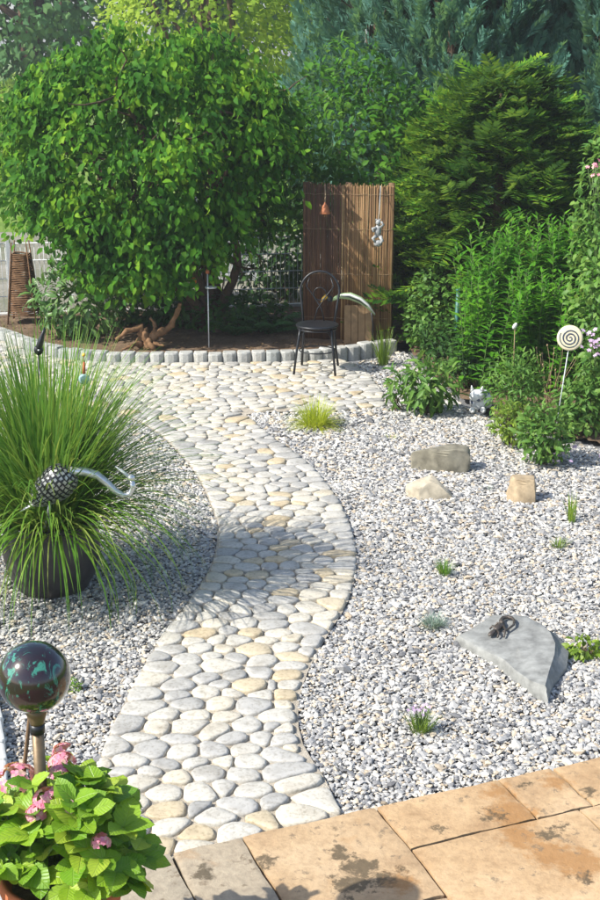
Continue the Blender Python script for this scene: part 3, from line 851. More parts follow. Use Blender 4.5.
far_tree('sunlit yellow-green tree standing behind the hazel', (-1.5, 25.0, -.05), 7.0, 2.6, 13000, .13, M['sunny_tree'], 71)
FT = 'shady trees beyond the lawn'
for i, (x, y, h, rd) in enumerate([(-14, 46, 12, 5.2), (-8.2, 43, 11, 4.6), (-3.2, 48, 13, 5.0), (-20, 44, 12, 5), (1.5, 44, 13, 5), (8, 36, 13, 5)]):
    far_tree('tall shady blue-green tree beyond the pale track and lawn', (x, y, -.06), h, rd, 12500 if -10 < x < 0 else 5000, .27 if -10 < x < 0 else .34, M['far_tree'], 72 + i, FT)
bush('olive_bush', 'pale olive rounded bush beyond the wire fence', 'bush', (-7.4, 36, -.05), (-7.4, 36, 1.1), (1.3, 1.2, 1.25), 2600, .18, M['lime'], 81, tmpl=LEAF4, inner=.6)

# ------------------------------------------------------------------ under the hazel
bush('rhododendron', 'low rhododendron with glossy pale green leaves in front of the hazel', 'shrub', (G(92, 343, .08).x, 13.35, .07), (-2.28, 13.4, .43), (.44, .36, .40), 720, .125, M['rhodo'], 91, droop=.3, inner=.35, width=.62, amp=.3)
def fern(px, py, size, nf, seed, label):
    r = np.random.default_rng(seed); g = G(px, py, .07); b = np.array((g.x, g.y + .25, .07)); root = thing('fern', tuple(b), label, 'fern')
    parts = []; mb = MB()
    for k in range(nf):
        a = k * 2.4 + r.uniform(-.3, .3); L = size * r.uniform(.75, 1.15); rise = r.uniform(.6, 1.3)
        o = np.array([math.cos(a), math.sin(a), 0])
        pts_ = [b + o * L * t + np.array([0, 0, L * rise * (t - .62 * t * t)]) for t in np.linspace(0, 1, 9)]
        mb.tube(pts_, list(np.linspace(.005, .0015, 9)), 4)
        for i in range(1, 9):
            tdir = pts_[i] - pts_[i - 1]; tdir = tdir / np.linalg.norm(tdir); sd_ = np.cross(tdir, (0, 0, 1)); sd_ /= np.linalg.norm(sd_)
            for s in (-1, 1):
                for q in (0, .5):
                    p = pts_[i - 1] + (pts_[i] - pts_[i - 1]) * q
                    ln = size * .30 * math.sin(math.pi * (.12 + .85 * (i + q) / 9.5)) 
                    parts.append((p, sd_ * s + tdir * .45 - np.array([0, 0, .15]), ln))
    P = np.array([p for p, _, _ in parts]); A = np.array([a for _, a, _ in parts]); S = np.array([s for _, _, s in parts])
    leafy('fronds', root, P, A, np.tile((0, 0, 1.0), (len(P), 1)) + unit(len(P), r) * .2, S, M['fern'], LANCE, 1.3)
    mb.build('stems', M['stem'], root, True)
fern(268, 338, .42, 15, 92, 'green fern under the hazel beside the reed screen')
fern(235, 340, .30, 12, 93, 'small shaded fern beside the steel feeder stake')
bush('ivy', 'dark leafy ground cover under the hazel beside the wire fence', 'ground cover', (-1.0, 13.9, .07), (-.85, 13.9, .22), (.8, .35, .24), 1200, .08, M['dark_leaf'], 94, inner=.3)
bush('ivy', 'dark leafy ground cover at the trunk foot behind the root', 'ground cover', (-1.75, 14.1, .07), (-1.75, 14.1, .25), (.5, .3, .3), 800, .075, M['dark_leaf'], 95, inner=.3)

# ------------------------------------------------------------------ tall perennials and border plants
def perennial(px, py, h, nst, spread, leaf, seed, label, mat='perennial', group=None, tilt=.075):
    r = np.random.default_rng(seed); g = G(px, py, .02); b = np.array((g.x, g.y, .02)); root = thing('tall_perennial', tuple(b), label, 'plant', group)
    mb = MB(); P, A, N, S = [], [], [], []
    for k in range(nst):
        f = b + np.array([r.normal(0, spread), r.normal(0, spread * .8), 0]); H_ = h * r.uniform(.74, 1.06)
        lean = np.array([r.normal(0, tilt), r.normal(0, tilt), 0]) * H_
        pts_ = [f + lean * t * t + np.array([0, 0, H_ * t]) for t in np.linspace(0, 1, 7)]
        mb.tube(pts_, list(np.linspace(.006, .002, 7)), 4)
        nl = int(38 * H_)
        t = np.linspace(.08, 1, nl); a = np.arange(nl) * 2.4 + r.uniform(0, 6)
        p = np.stack([np.interp(t, np.linspace(0, 1, 7), [q[i] for q in pts_]) for i in range(3)], 1)
        P.append(p); up = .15 + .75 * t ** 3
        A.append(np.stack([np.cos(a), np.sin(a), up], 1) + r.normal(0, .15, (nl, 3)))
        N.append(np.stack([-np.cos(a) * .6, -np.sin(a) * .6, np.ones(nl)], 1)); S.append(leaf * r.uniform(.75, 1.2, nl) * np.where(t > .9, .6, 1))
    P, A, N, S = map(np.concatenate, (P, A, N, S))
    leafy('foliage', root, P, A, N, S, M[mat], LANCE, 1.55)
    mb.build('stems', M['stem'], root, True)
TP2 = 'shorter perennials in the border'; lab2 = 'shorter bushy bright green perennial at the feet of the tall ones'
TP = 'tall perennials in the border'
lab = 'upright bright green perennial with many narrow leaves in the border behind the spiral disc'
for i, (px, py, h, n, sp) in enumerate([(478, 374, 1.22, 26, .15), (505, 370, 1.38, 26, .16), (535, 372, 1.42, 28, .16), (566, 372, 1.36, 28, .16), (598, 376, 1.30, 28, .18), (520, 388, 1.08, 24, .16), (556, 392, 1.0, 22, .16), (486, 390, .95, 18, .13), (632, 372, 1.35, 26, .18)]):
    perennial(px, py, h, n, sp, .145, 100 + i, lab if h > 1.1 else lab2, group=TP if h > 1.1 else TP2)

def clump(name, label, cat, px, py, h, rx, ry, n, leaf, mat, seed, width=.8, stems=7, droop=.15, tmpl=LEAF, z=.01):
    g = G(px, py, z)
    return bush(name, label, cat, (g.x, g.y, z), (g.x, g.y, h * .55), (rx, ry, h * .5), n, leaf, M[mat], seed, inner=.25, amp=.3, k=16, width=width, stems=stems, droop=droop, tmpl=tmpl, power=.7)
clump('peony', 'bushy green peony growing in gravel beside the cobbles', 'plant', 428, 413, .46, .23, .2, 330, .115, 'shrub', 121, .55, 9, .3)
clump('peony', 'small reddish-tipped peony at the corner of the cobbles', 'plant', 397, 410, .36, .12, .12, 90, .10, 'shrub', 122, .5, 5, .3)
clump('border_shrub', 'feathery grey-green shrub behind the white ceramic cat', 'shrub', 518, 424, .62, .30, .26, 1100, .06, 'shrub', 123, .5, 9, .1)
lilac_plant = clump('border_shrub', 'leafy low plant with lilac flowers beside the gravel', 'shrub', 544, 463, .42, .22, .19, 620, .07, 'shrub', 124, .7, 9, .1)
clump('border_shrub', 'low green plant with reddish-yellow leaf tips beside the ceramic cat', 'shrub', 512, 444, .34, .20, .16, 420, .06, 'lime', 125, .6, 7, .1)
clump('border_shrub', 'green leafy plant below the spiral disc stake', 'shrub', 578, 436, .52, .22, .2, 640, .07, 'shrub', 126, .7, 7, .1)
phlox_plant = clump('border_shrub', 'yellowing leafy plant with pale pink phlox at the bed corner', 'shrub', 604, 432, .85, .22, .2, 760, .075, 'shrub', 127, .8, 7, .1)
clump('border_shrub', 'dense dark green plant beneath the tall perennials', 'shrub', 470, 388, .5, .28, .22, 760, .07, 'dark_leaf', 128, .7, 7, .1)
clump('border_shrub', 'dark green plant at the teal post foot', 'shrub', 440, 374, .52, .24, .2, 640, .07, 'dark_leaf', 129, .7, 7, .1)

# petals: small flowers as real petals, parts of the plants they grow on
def florets(root, pts_, size, mat, seed, npet=5):
    r = np.random.default_rng(seed); base = np.array(wloc(root))
    P, A, N = [], [], []
    for p in pts_:
        d = np.array([r.normal(0, .4), -.5, .8]); d /= np.linalg.norm(d)
        u = np.cross(d, (1, 0, 0)); u /= np.linalg.norm(u); v = np.cross(d, u)
        for k in range(npet):
            a = 2 * math.pi * k / npet; P.append(p); A.append(u * math.cos(a) + v * math.sin(a) + d * .15); N.append(d)
    leafy('bloom', root, np.array(P), np.array(A), np.array(N), np.full(len(P), size), M[mat], LEAF, 1.3)
    mb = MB()
    for p in pts_[:: max(1, len(pts_) // 6)]: mb.tube(limb(base, p, 5, .05, r), .0025, 4)
    mb.build('flower_stalks', M['stem'], root, True)
rr_ = np.random.default_rng(140)
b0 = G(566, 466)
florets(lilac_plant, [np.array((b0.x + rr_.normal(0, .09), b0.y + rr_.normal(0, .06), .05 + rr_.random() * .10)) for _ in range(16)], .018, 'lilac', 141)
b0 = at(597, 342, 10.0)
florets(phlox_plant, [np.array((b0.x + rr_.normal(0, .04), 10.0 + rr_.normal(0, .03), b0.z + rr_.normal(0, .05))) for _ in range(30)], .022, 'lilac', 142)
b0 = at(598, 166, 10.4)
florets(rose, [np.array((b0.x + rr_.normal(0, .03), 10.45 + rr_.normal(0, .03), b0.z + rr_.normal(0, .035))) for _ in range(9)], .022, 'pink', 143)

# ------------------------------------------------------------------ blades: tufts in the gravel
def blades(r, base, n, L, spread, width, lean, droop, nseg=6):
    """arching strips: returns V, F (tris)"""
    vs, fs = [], []
    for k in range(n):
        a = r.uniform(0, 6.283); rad = spread * math.sqrt(r.random())
        f = np.array(base) + np.array([math.cos(a) * rad, math.sin(a) * rad, 0]); a2 = a + r.normal(0, .5)
        o = np.array([math.cos(a2), math.sin(a2), 0]); ll = L * r.uniform(.6, 1.1); le = lean * (r.random() ** .8); dr = droop * r.uniform(.5, 1.4) * (le / max(lean, 1e-6) * .8 + .2)
        sd_ = np.array([-o[1], o[0], 0]); k0 = len(vs); w = width * r.uniform(.7, 1.2)
        p = f.copy(); ang = math.pi / 2 - le
        for i in range(nseg + 1):
            t = i / nseg; ww = w * (1 - t ** 1.6) * (.55 + .45 * min(1, t * 5))
            vs.append(p - sd_ * ww); vs.append(p + sd_ * ww)
            ang -= dr / nseg * (.4 + 1.2 * t)
            p = p + (o * math.cos(ang) + np.array([0, 0, math.sin(ang)])) * ll / nseg
            p[2] = max(p[2], .005)
        for i in range(nseg):
            q = k0 + 2 * i; fs += [(q, q + 1, q + 3), (q, q + 3, q + 2)]
    return np.array(vs), np.array(fs)
def tuft(name, label, px, py, n, L, spread, width, lean, droop, mat, seed, z=.0, cat='grass'):
    g = G(px, py, z); r = np.random.default_rng(seed); root = thing(name, tuple(g), label, cat)
    V, F = blades(r, tuple(g), n, L, spread, width, lean, droop); np_mesh('blades', V, F, M[mat], root, True, 'stuff')
    return root
tuft('sedge_tuft', 'golden yellow-green sedge mound in gravel beside the cobbles', 315, 426, 560, .28, .08, .0026, 1.25, 1.5, 'sedge', 151)
tuft('iris_tuft', 'upright yellow-green grass tuft in front of the kerb end', 383, 366, 60, .42, .05, .0055, .38, .35, 'lime', 152)
tuft('fescue_tuft', 'small bright green tuft alone in the gravel', 444, 574, 110, .10, .03, .0022, .8, .6, 'grass', 153)
tuft('fescue_tuft', 'low blue-grey fescue cushion in gravel beside the pointed end of the lizard slab', 433, 627, 220, .095, .045, .0018, 1.1, .7, 'blue_tuft', 154)
lav = tuft('lavender_tuft', 'yellow-green lavender seedling in gravel before the terrace', 420, 732, 130, .12, .04, .0022, .7, .5, 'lime', 155)
tuft('seedling', 'thin pale green seedling stalk in the gravel', 571, 522, 40, .22, .03, .003, .4, .3, 'lime', 156)
tuft('seedling', 'tiny yellow-green seedling in gravel below the thin stalk', 558, 547, 60, .085, .035, .0025, .9, .6, 'lime', 157)
tuft('seedling', 'faint dry seedling in gravel beside the sandstone rock', 487, 490, 16, .06, .03, .002, 1.0, .5, 'blue_tuft', 158)
tuft('seedling', 'sparse dry seedling near the peony', 392, 438, 16, .05, .04, .002, 1.0, .5, 'sedge', 159)
g = G(420, 730); florets(lav, [np.array((g.x + rr_.normal(0, .03), g.y + rr_.normal(0, .025), .08 + .05 * rr_.random())) for _ in range(14)], .009, 'lilac', 144)
g = G(72, 690); bush('moss_cushion', 'small round green moss cushion beside the gazing ball', 'plant', (g.x, g.y, 0), (g.x, g.y, .02), (.045, .04, .04), 260, .014, M['grass'], 160, inner=.7, stems=2, zmin=-.01)
g = G(585, 655); bush('saxifrage', 'small yellow-green leafy plant beside the thick end of the lizard slab', 'plant', (g.x, g.y, 0), (g.x, g.y, .045), (.09, .06, .045), 120, .045, M['lime'], 161, inner=.2, stems=4, zmin=-.01, width=.9)
# ------------------------------------------------------------------ wire fence beyond the tree
def fence():
    A_, B_ = Vector((-7.0, 13.95, 0)), Vector((.55, 15.25, 0)); d = (B_ - A_); L = d.length; d.normalize()
    root = thing('wire_fence', A_, 'low light grey steel rod fence behind the hazel tree', 'fence')
    n = 4
    for i in range(n + 1):
        p = A_ + d * L * i / n
        MB().box((p.x, p.y, .42), (.05, .05, 1.0), math.atan2(d.y, d.x)).build('post', M['galv'], root, bevel=.004)
    for i in range(n):
        v = MB(); h = MB()
        a, b = A_ + d * (L * i / n + .03), A_ + d * (L * (i + 1) / n - .03)
        for k in range(int((b - a).length / .05) + 1):
            p = a + d * .05 * k; v.tube([(p.x, p.y, .06), (p.x, p.y, .88)], .0032, 5)
        for z in (.08, .28, .48, .68, .87):
            for s in (-.008, .008):
                q = Vector((-d.y, d.x, 0)) * s; h.tube([(a.x + q.x, a.y + q.y, z), (b.x + q.x, b.y + q.y, z)], .0048, 5)
        v.build('upright_rods', M['galv'], root, True); h.build('cross_rods', M['galv'], root, True)
    kb = MB(); c = (A_ + B_) / 2
    kb.box((c.x, c.y, .0), (L, .06, .2), math.atan2(d.y, d.x)); kb.build('base_board', M['kerb_white'], root, bevel=.005)
fence()
# light metal stair rail of the neighbouring house
def neighbour_rail():
    o = at(243, 290, 17.5); root = thing('stair_railing', (o.x, 17.5, -.05), 'light grey slatted metal railing with sloping rails behind the wire fence', 'railing')
    a, b = at(212, 268, 17.5), at(254, 288, 17.5)
    for dz, nm in ((0, 'handrail'), (-.42, 'lower_rail')):
        MB().tube([(a.x - .25, 17.5, a.z + .12 + dz), (b.x, 17.5, b.z + dz)], .02, 8).build(nm, M['galv'], root, True)
    for k in range(12):
        x = a.x - .2 + k * (b.x - a.x + .2) / 11
        MB().box((x, 17.54, .52), (.05, .015, 1.1)).build('slat', M['galv'], root)
    for x in (a.x - .28, b.x + .03): MB().box((x, 17.5, .6), (.06, .06, 1.34)).build('post', M['galv'], root, bevel=.004)
neighbour_rail()

# ------------------------------------------------------------------ woven willow obelisk
def obelisk():
    c = G(23, 324, .07); root = thing('willow_obelisk', (c.x, c.y + .1, .07), 'brown woven willow obelisk standing before the wire fence', 'trellis')
    b = wloc(root); top = at(20, 246, b.y).z
    hgt = top - .05; w0, w1 = .17, .09
    for sx in (-1, 1):
        for sy in (-1, 1):
            MB().tube([(b.x + sx * w0 * .92, b.y + sy * w0 * .92, .04), (b.x + sx * w1 * .86, b.y + sy * w1 * .86, hgt + .10)], [.010, .007], 6).build('pole', M['wicker'], root, True)
    n = 34
    for k in range(n):
        t = .13 + .85 * k / n; z = .07 + (hgt - .07) * t; w = w0 + (w1 - w0) * t
        pts_ = []
        for j in range(17):
            a = 2 * math.pi * j / 16; q = (abs(math.cos(a)) ** 4 + abs(math.sin(a)) ** 4) ** -.25
            pts_.append((b.x + math.cos(a) * w * q, b.y + math.sin(a) * w * q, z + .006 * math.sin(3 * a + k) + random.uniform(-.002, .002)))
        MB().tube(pts_, .0095, 5, False).build('weave_band', M['wicker'], root, True)
obelisk()

# ------------------------------------------------------------------ reed screen
def screen():
    A_ = at(304, 345, 13.35); B_ = at(391, 345, 13.25); A_.z = B_.z = .05
    d = (B_ - A_); L = d.length; d.normalize(); topz = at(345, 186, 13.3).z
    c = (A_ + B_) / 2
    root = thing('reed_screen', (c.x, c.y, .05), 'tall brown reed screen on wooden posts behind the black chair', 'screen')
    r = np.random.default_rng(201); mb = MB(); mb2 = MB()
    n = int(L / .0056)
    for k in range(n):
        for lay in (0, 1):
            t = (k + .5 * lay) / n; bow = .03 * math.sin(math.pi * t)
            p = A_ + d * L * t; y = p.y - bow + lay * .008
            e = r.normal(0, .012)
            h = topz + r.normal(0, .012) + (.02 if t < .3 else 0)
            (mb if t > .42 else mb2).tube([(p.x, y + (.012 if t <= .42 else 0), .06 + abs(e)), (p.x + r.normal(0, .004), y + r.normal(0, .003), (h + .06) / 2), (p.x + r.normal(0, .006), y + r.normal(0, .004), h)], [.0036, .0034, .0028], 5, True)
    def reed_mat(nm, stops):
     m, nt, b = nmat(nm); g = nt.nodes.new('ShaderNodeNewGeometry'); co = coords(nt)
     rp = ramp(nt, stops, g.outputs['Random Per Island'])
     nn = noise(nt, 5, 4, .6, co); sh = ramp(nt, [(.3, (.65, .62, .6)), (.65, (1.05, 1.05, 1.05))], nn.outputs[0])
     nt.links.new(mixc(nt, rp.outputs[0], sh.outputs[0], .8, 'MULTIPLY'), b.inputs['Base Color']); b.inputs['Roughness'].default_value = .7
     return m
    o1 = mb.build('reed_mat', reed_mat('straw_reed', [(0, (.13, .065, .026)), (.4, (.25, .135, .052)), (.8, (.38, .23, .095)), (1, (.52, .35, .16))]), root, True)
    o2 = mb2.build('reed_mat', reed_mat('dark_reed', [(0, (.06, .026, .014)), (.5, (.12, .055, .026)), (1, (.20, .10, .045))]), root, True)  # a darker mat, with the tree's shade also put into its colour
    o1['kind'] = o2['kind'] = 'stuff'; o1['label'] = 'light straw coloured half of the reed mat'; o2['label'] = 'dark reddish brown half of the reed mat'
    for z in (.3, .75, 1.2, topz - .08):
        wire = MB()
        pts_ = [(A_.x + (B_.x - A_.x) * t, A_.y + (B_.y - A_.y) * t - .03 * math.sin(math.pi * t) - .006, z + .004 * math.sin(t * 40)) for t in np.linspace(0, 1, 40)]
        wire.tube(pts_, .0018, 4); wire.build('binding_wire', M['dry_stem'], root)
    for p in (A_ + d * .02, B_ - d * .02, A_ + d * (L * .5)):
        MB().tube([(p.x, p.y + .05, .02), (p.x, p.y + .05, topz + .03)], .032, 10).build('post', M['wood'], root, True)
    return A_, B_, topz
SA, SB, STOP = screen()
# panel leaning at the foot of the screen
o = at(358, 338, 13.05); o.z = .08
pn = thing('leaning_board', tuple(o), 'light brown board leaning against the foot of the reed screen', 'board')
zt = at(358, 306, 13.05).z
mt = Matrix.Rotation(-.10, 3, 'X')
M['board'] = plain('plain_board', (.25, .165, .09), .8, 0, .2, 12, .3, .2)
for k in range(4):
    x0 = o.x - .14 + .07 * k + .035
    MB().box((x0, o.y + .02, .08 + (zt - .08) / 2), (.066, .018, zt - .08), m=mt).build('plank', M['board'], pn, bevel=.003)
MB().box((o.x, o.y + .035, .16), (.27, .016, .04), m=mt).build('batten', M['board'], pn)

# things hanging on the screen
def bell():
    p = at(325, 214, 13.12); root = thing('clay_bell', tuple(p), 'orange clay bell hanging on a cord from the reed screen', 'bell')
    M['clay'] = plain('orange_clay', (.36, .12, .045), .7, 0, .25, 30, .2)
    MB().lathe([(.050, .0), (.052, .006), (.044, .03), (.034, .06), (.024, .085), (.010, .10), (.006, .115)], p, 20).build('shell', M['clay'], root, True)
    MB().lathe([(.012, -.028), (.012, -.008), (.003, .0), (.003, .08)], p, 10).build('clapper', M['wood'], root, True)
    MB().tube([p + Vector((0, 0, .11)), p + Vector((.004, .05, .18)), (p.x + .002, SA.y - .03, STOP + .02)], .006, 6).build('cord', M['dry_stem'], root, True)
bell()
def hanging_figure():
    p = at(378, 233, 13.12); root = thing('hanging_figure', tuple(p), 'grey stoneware climbing figure hung on a wire from the reed screen', 'ornament')
    mb = MB(); mb.ball(p + Vector((0, 0, .02)), (.034, .03, .065), seg=14, rings=9)
    mb.tube([p + Vector((-.02, -.015, .05)), p + Vector((-.055, -.02, .045)), p + Vector((-.045, -.03, .012))], [.017, .015, .011], 8)
    mb.tube([p + Vector((.02, -.015, .055)), p + Vector((.05, -.02, .085)), p + Vector((.03, -.03, .115))], [.017, .014, .010], 8)
    mb.tube([p + Vector((-.02, -.01, -.03)), p + Vector((-.05, -.025, -.05)), p + Vector((-.03, -.03, -.085))], [.02, .017, .012], 8)
    mb.tube([p + Vector((.02, -.01, -.03)), p + Vector((.045, -.025, -.075)), p + Vector((.02, -.03, -.10))], [.02, .017, .012], 8)
    mb.build('body', M['figure_grey'], root, True)
    h = MB(); h.ball(p + Vector((0, -.01, .105)), (.026, .026, .03), seg=12, rings=8); h.ball(p + Vector((-.018, -.012, .132)), .010, seg=8, rings=6); h.ball(p + Vector((.018, -.012, .132)), .010, seg=8, rings=6)
    h.build('head', M['figure_grey'], root, True)
    q = MB(); q.ball(p + Vector((0, -.012, -.10)), (.042, .032, .035), seg=12, rings=8); q.build('base_lump', M['figure_grey'], root, True)
    MB().tube([p + Vector((0, 0, .125)), p + Vector((.012, .03, .22)), (p.x + .025, SB.y - .02, STOP + .01)], .0028, 5).build('wire', M['galv'], root, True)
hanging_figure()
# bird ornament perched behind the chair
def bird_ornament():
    Y = 12.95; root = thing('bird_ornament', (at(373, 340, Y).x, Y, .07), 'painted wooden bird with green and white wing and yellow bill behind the black chair', 'ornament')
    b = MB(); pts_ = [at(332, 300, Y), at(340, 296, Y), at(350, 296, Y), at(360, 300, Y), at(368, 306, Y), at(375, 315, Y)]
    b.tube(pts_, [.018, .034, .046, .044, .032, .008], 12, True, .8); b.build('body', M['green_paint'], root, True)
    w = MB(); w.tube([p + Vector((0, -.030, .016)) for p in pts_[1:]], [.010, .022, .026, .022, .006], 8, True, .5); wing = w.build('wing', M['white_paint'], root, True)
    w = MB(); w.tube([p + Vector((-.01, -.045, .000)) for p in pts_[1:5]], [.005, .012, .012, .004], 8, True, .5); w.build('wing_stripe', M['black_metal'], wing, True)
    h = MB(); h.ball(at(330, 299, Y), (.035, .032, .034), seg=14, rings=9); hd = h.build('head', M['black_metal'], root, True)
    k = MB(); k.tube([at(327, 296, Y), at(323, 299, Y), at(321, 304, Y)], [.024, .017, .004], 10); k.build('bill', M['yellow'], hd, True)
    l = MB(); l.tube([at(371, 309, Y), (at(373, 325, Y)), (root.location.x, Y, .05)], .007, 6); l.build('leg', M['black_metal'], root, True)
bird_ornament()

# ------------------------------------------------------------------ black bistro chair
def chair():
    c = G(317, 373); root = thing('bistro_chair', (c.x, c.y, .022), 'black metal bistro chair with round seat and arched back on the cobbles', 'chair')
    R = Matrix.Rotation(math.radians(-8), 3, 'Z'); o = Vector((c.x, c.y, 0)); K = lambda x, y, z: R @ Vector((x, y, z)) + o
    m = M['black_metal']; zs = .46
    mb = MB(); mb.lathe([(.05, zs - .012), (.185, zs - .012), (.198, zs - .004), (.20, zs + .006), (.192, zs + .013), (.12, zs + .010), (.0005, zs + .008)], o, 36); seat = mb.build('seat', m, root, True)
    MB().tube([K(.178 * math.cos(a), .178 * math.sin(a), zs - .03) for a in np.linspace(0, 2 * math.pi, 33)], .008, 6, False).build('seat_ring', m, seat, True)
    for sx in (-1, 1):
        MB().tube([K(sx * .145, -.11, zs - .01), K(sx * .155, -.13, zs - .10), K(sx * .17, -.155, .25), K(sx * .195, -.185, .024)], .0115, 8).build('leg', m, root, True)
        MB().tube([K(sx * .145, .125, zs), K(sx * .15, .15, .30), K(sx * .175, .215, .024)], .0115, 8).build('leg', m, root, True)
        MB().tube([K(sx * .16, -.135, zs - .12), K(sx * .12, -.10, zs - .05), K(sx * .05, -.15, zs - .028)], .006, 6).build('bracket', m, root, True)
    hoop = []
    for t in np.linspace(0, 1, 25):
        a = math.pi * t; hoop.append(K(-.185 * math.cos(a), .19 + .03 * math.sin(a), .74 + .19 * math.sin(a)))
    hoop = [K(-.145, .13, zs), K(-.165, .16, .6)] + hoop + [K(.165, .16, .6), K(.145, .13, zs)]
    back = MB().tube(hoop, .0105, 8).build('back_hoop', m, root, True)
    for sx in (-1, 1):
        MB().tube([K(sx * .05, .15, zs), K(sx * .02, .17, .58), K(-sx * .06, .19, .70), K(-sx * .13, .205, .79), K(-sx * .10, .21, .87)], .006, 6).build('back_scroll', m, back, True)
    MB().tube([K(.06 * math.cos(a), .195, .72 + .06 * math.sin(a)) for a in np.linspace(0, 2 * math.pi, 25)], .005, 6, False).build('back_ring', m, back, True)
    MB().tube([K(.168 * math.cos(a), .01 + .168 * math.sin(a), .22) for a in np.linspace(0, 2 * math.pi, 33)], .006, 6, False).build('stretcher_ring', m, root, True)
chair()

# ------------------------------------------------------------------ gnarled root, feeder stake, hanging balls
def stump():
    c = G(150, 348, .08); root = thing('driftwood_root', (c.x, c.y, .07), 'gnarled brown tree root lying on the soil under the hazel', 'root')
    Y = c.y; mb = MB(); r = np.random.default_rng(221)
    def br(pp, r0, r1):
        p = []
        for i in range(len(pp) - 1):
            for t in np.linspace(0, 1, 4, endpoint=False): p.append(np.array(pp[i]) + (np.array(pp[i + 1]) - np.array(pp[i])) * t + r.normal(0, .008, 3))
        p.append(np.array(pp[-1])); n = len(p)
        mb.tube(p, [(r0 + (r1 - r0) * i / (n - 1)) * (1 + .2 * math.sin(i * 1.7)) for i in range(n)], 9)
    P = lambda px, py, dy=0: at(px, py, Y + dy)
    br([P(148, 349), P(146, 338), P(144, 328, .02)], .05, .03)
    br([P(138, 346, .05), P(143, 335, .03), P(140, 328), P(126, 332, -.05), P(116, 340, -.08)], .045, .018)
    br([P(150, 340), P(160, 333), P(172, 326, .03), P(178, 312, .03), P(180, 303, .02)], .045, .016)
    br([P(150, 348), P(155, 343, -.05), P(164, 346, -.12)], .03, .010)
    br([P(142, 344), P(132, 346, -.08), P(122, 350, -.12)], .03, .010)
    br([P(152, 336), P(156, 326, .05), P(150, 318, .06)], .03, .012)
    br([P(148, 338, -.04), P(152, 346, -.08), P(156, 352, -.1)], .035, .018)
    mb.build('roots', M['root'], root, True)
stump()
def feeder():
    c = G(209, 348, .08); root = thing('feeder_stake', (c.x, c.y, .07), 'thin steel stake with small flat tray under the hazel', 'stake')
    zt = at(209, 288, c.y).z
    MB().tube([(c.x, c.y, .0), (c.x, c.y, zt + .16)], .006, 8).build('rod', M['galv'], root, True)
    MB().lathe([(.0005, zt), (.055, zt), (.06, zt + .012), (.055, zt + .014), (.05, zt + .006), (.0005, zt + .006)], (c.x + .03, c.y, 0), 20).build('tray', M['galv'], root, True)
    MB().lathe([(.008, zt + .14), (.02, zt + .15), (.018, zt + .17), (.007, zt + .185), (.002, zt + .19)], (c.x, c.y, 0), 16).build('finial', M['terracotta'], root, True)
feeder()
for px, py, mt_, lb in ((193, 281, 'orange', 'small orange glazed ball hanging under the hazel'), (189, 256, 'terracotta', 'dull red clay ball hanging under the hazel leaves')):
    p = at(px, py, 13.05); root = thing('hanging_ball', tuple(p), lb, 'ornament')
    MB().ball(p, (.035, .035, .04), seg=14, rings=9).build('ball', M[mt_], root, True)
    MB().tube([p + Vector((0, 0, .03)), p + Vector((.01, .05, .3)), p + Vector((.0, .25, .75))], .002, 5).build('cord', M['dry_stem'], root)

# ------------------------------------------------------------------ rocks
def rock(name, label, c, size, mat, seed, rz=0.0, box=.55, cuts=10, sub=4, noise_amp=.03, cut=(.62, .95)):
    r = np.random.default_rng(seed); bm = bmesh.new(); bmesh.ops.create_icosphere(bm, subdivisions=sub, radius=1)
    P = np.array([v.co[:] for v in bm.verts])
    P = np.sign(P) * np.abs(P) ** box; P /= np.max(np.abs(P))
    for k in range(cuts):
        n = r.normal(size=3); n[2] = abs(n[2]) * .6; n /= np.linalg.norm(n); d = r.uniform(*cut) * (np.abs(n).sum() ** .5)
        ex = P @ n - d; P -= np.maximum(ex, 0)[:, None] * n
    for s, a in ((3.1, 1.0), (7.7, .5), (17, .25)):
        ph = r.uniform(0, 6, 3); P += noise_amp * a * np.stack([np.sin(P[:, 1] * s + ph[0]) * np.cos(P[:, 2] * s), np.sin(P[:, 2] * s + ph[1]) * np.cos(P[:, 0] * s), np.sin(P[:, 0] * s + ph[2]) * np.cos(P[:, 1] * s)], 1)
    P *= np.array(size) / 2
    cz, sz = math.cos(rz), math.sin(rz)
    P = np.stack([P[:, 0] * cz - P[:, 1] * sz, P[:, 0] * sz + P[:, 1] * cz, P[:, 2]], 1)
    for v, p in zip(bm.verts, P): v.co = p
    me = bpy.data.meshes.new(name); bm.to_mesh(me); bm.free(); me.polygons.foreach_set('use_smooth', [True] * len(me.polygons)); me.materials.append(mat); me.set_sharp_from_angle(angle=math.radians(28))
    o = bpy.data.objects.new(name, me); COL.objects.link(o); o.location = c; tag(o, label, 'rock'); return o
c = G(441, 470); rock('rock', 'long grey-brown block of rock lying in the gravel', (c.x, c.y + .06, .065), (.43, .24, .20), M['rock_grey'], 231, -.12, .42, 7)
c = G(432, 497); rock('rock', 'pale cream broken stone in front of the grey-brown rock', (c.x, c.y + .05, .045), (.34, .26, .22), M['rock_pale'], 233, .1, .62, 16, cut=(.42, .8))
c = G(522, 500); rock('rock', 'small tan sandstone block alone in the gravel', (c.x, c.y + .05, .055), (.23, .2, .19), M['rock_tan'], 238, -.25, .36, 8, cut=(.55, .9))
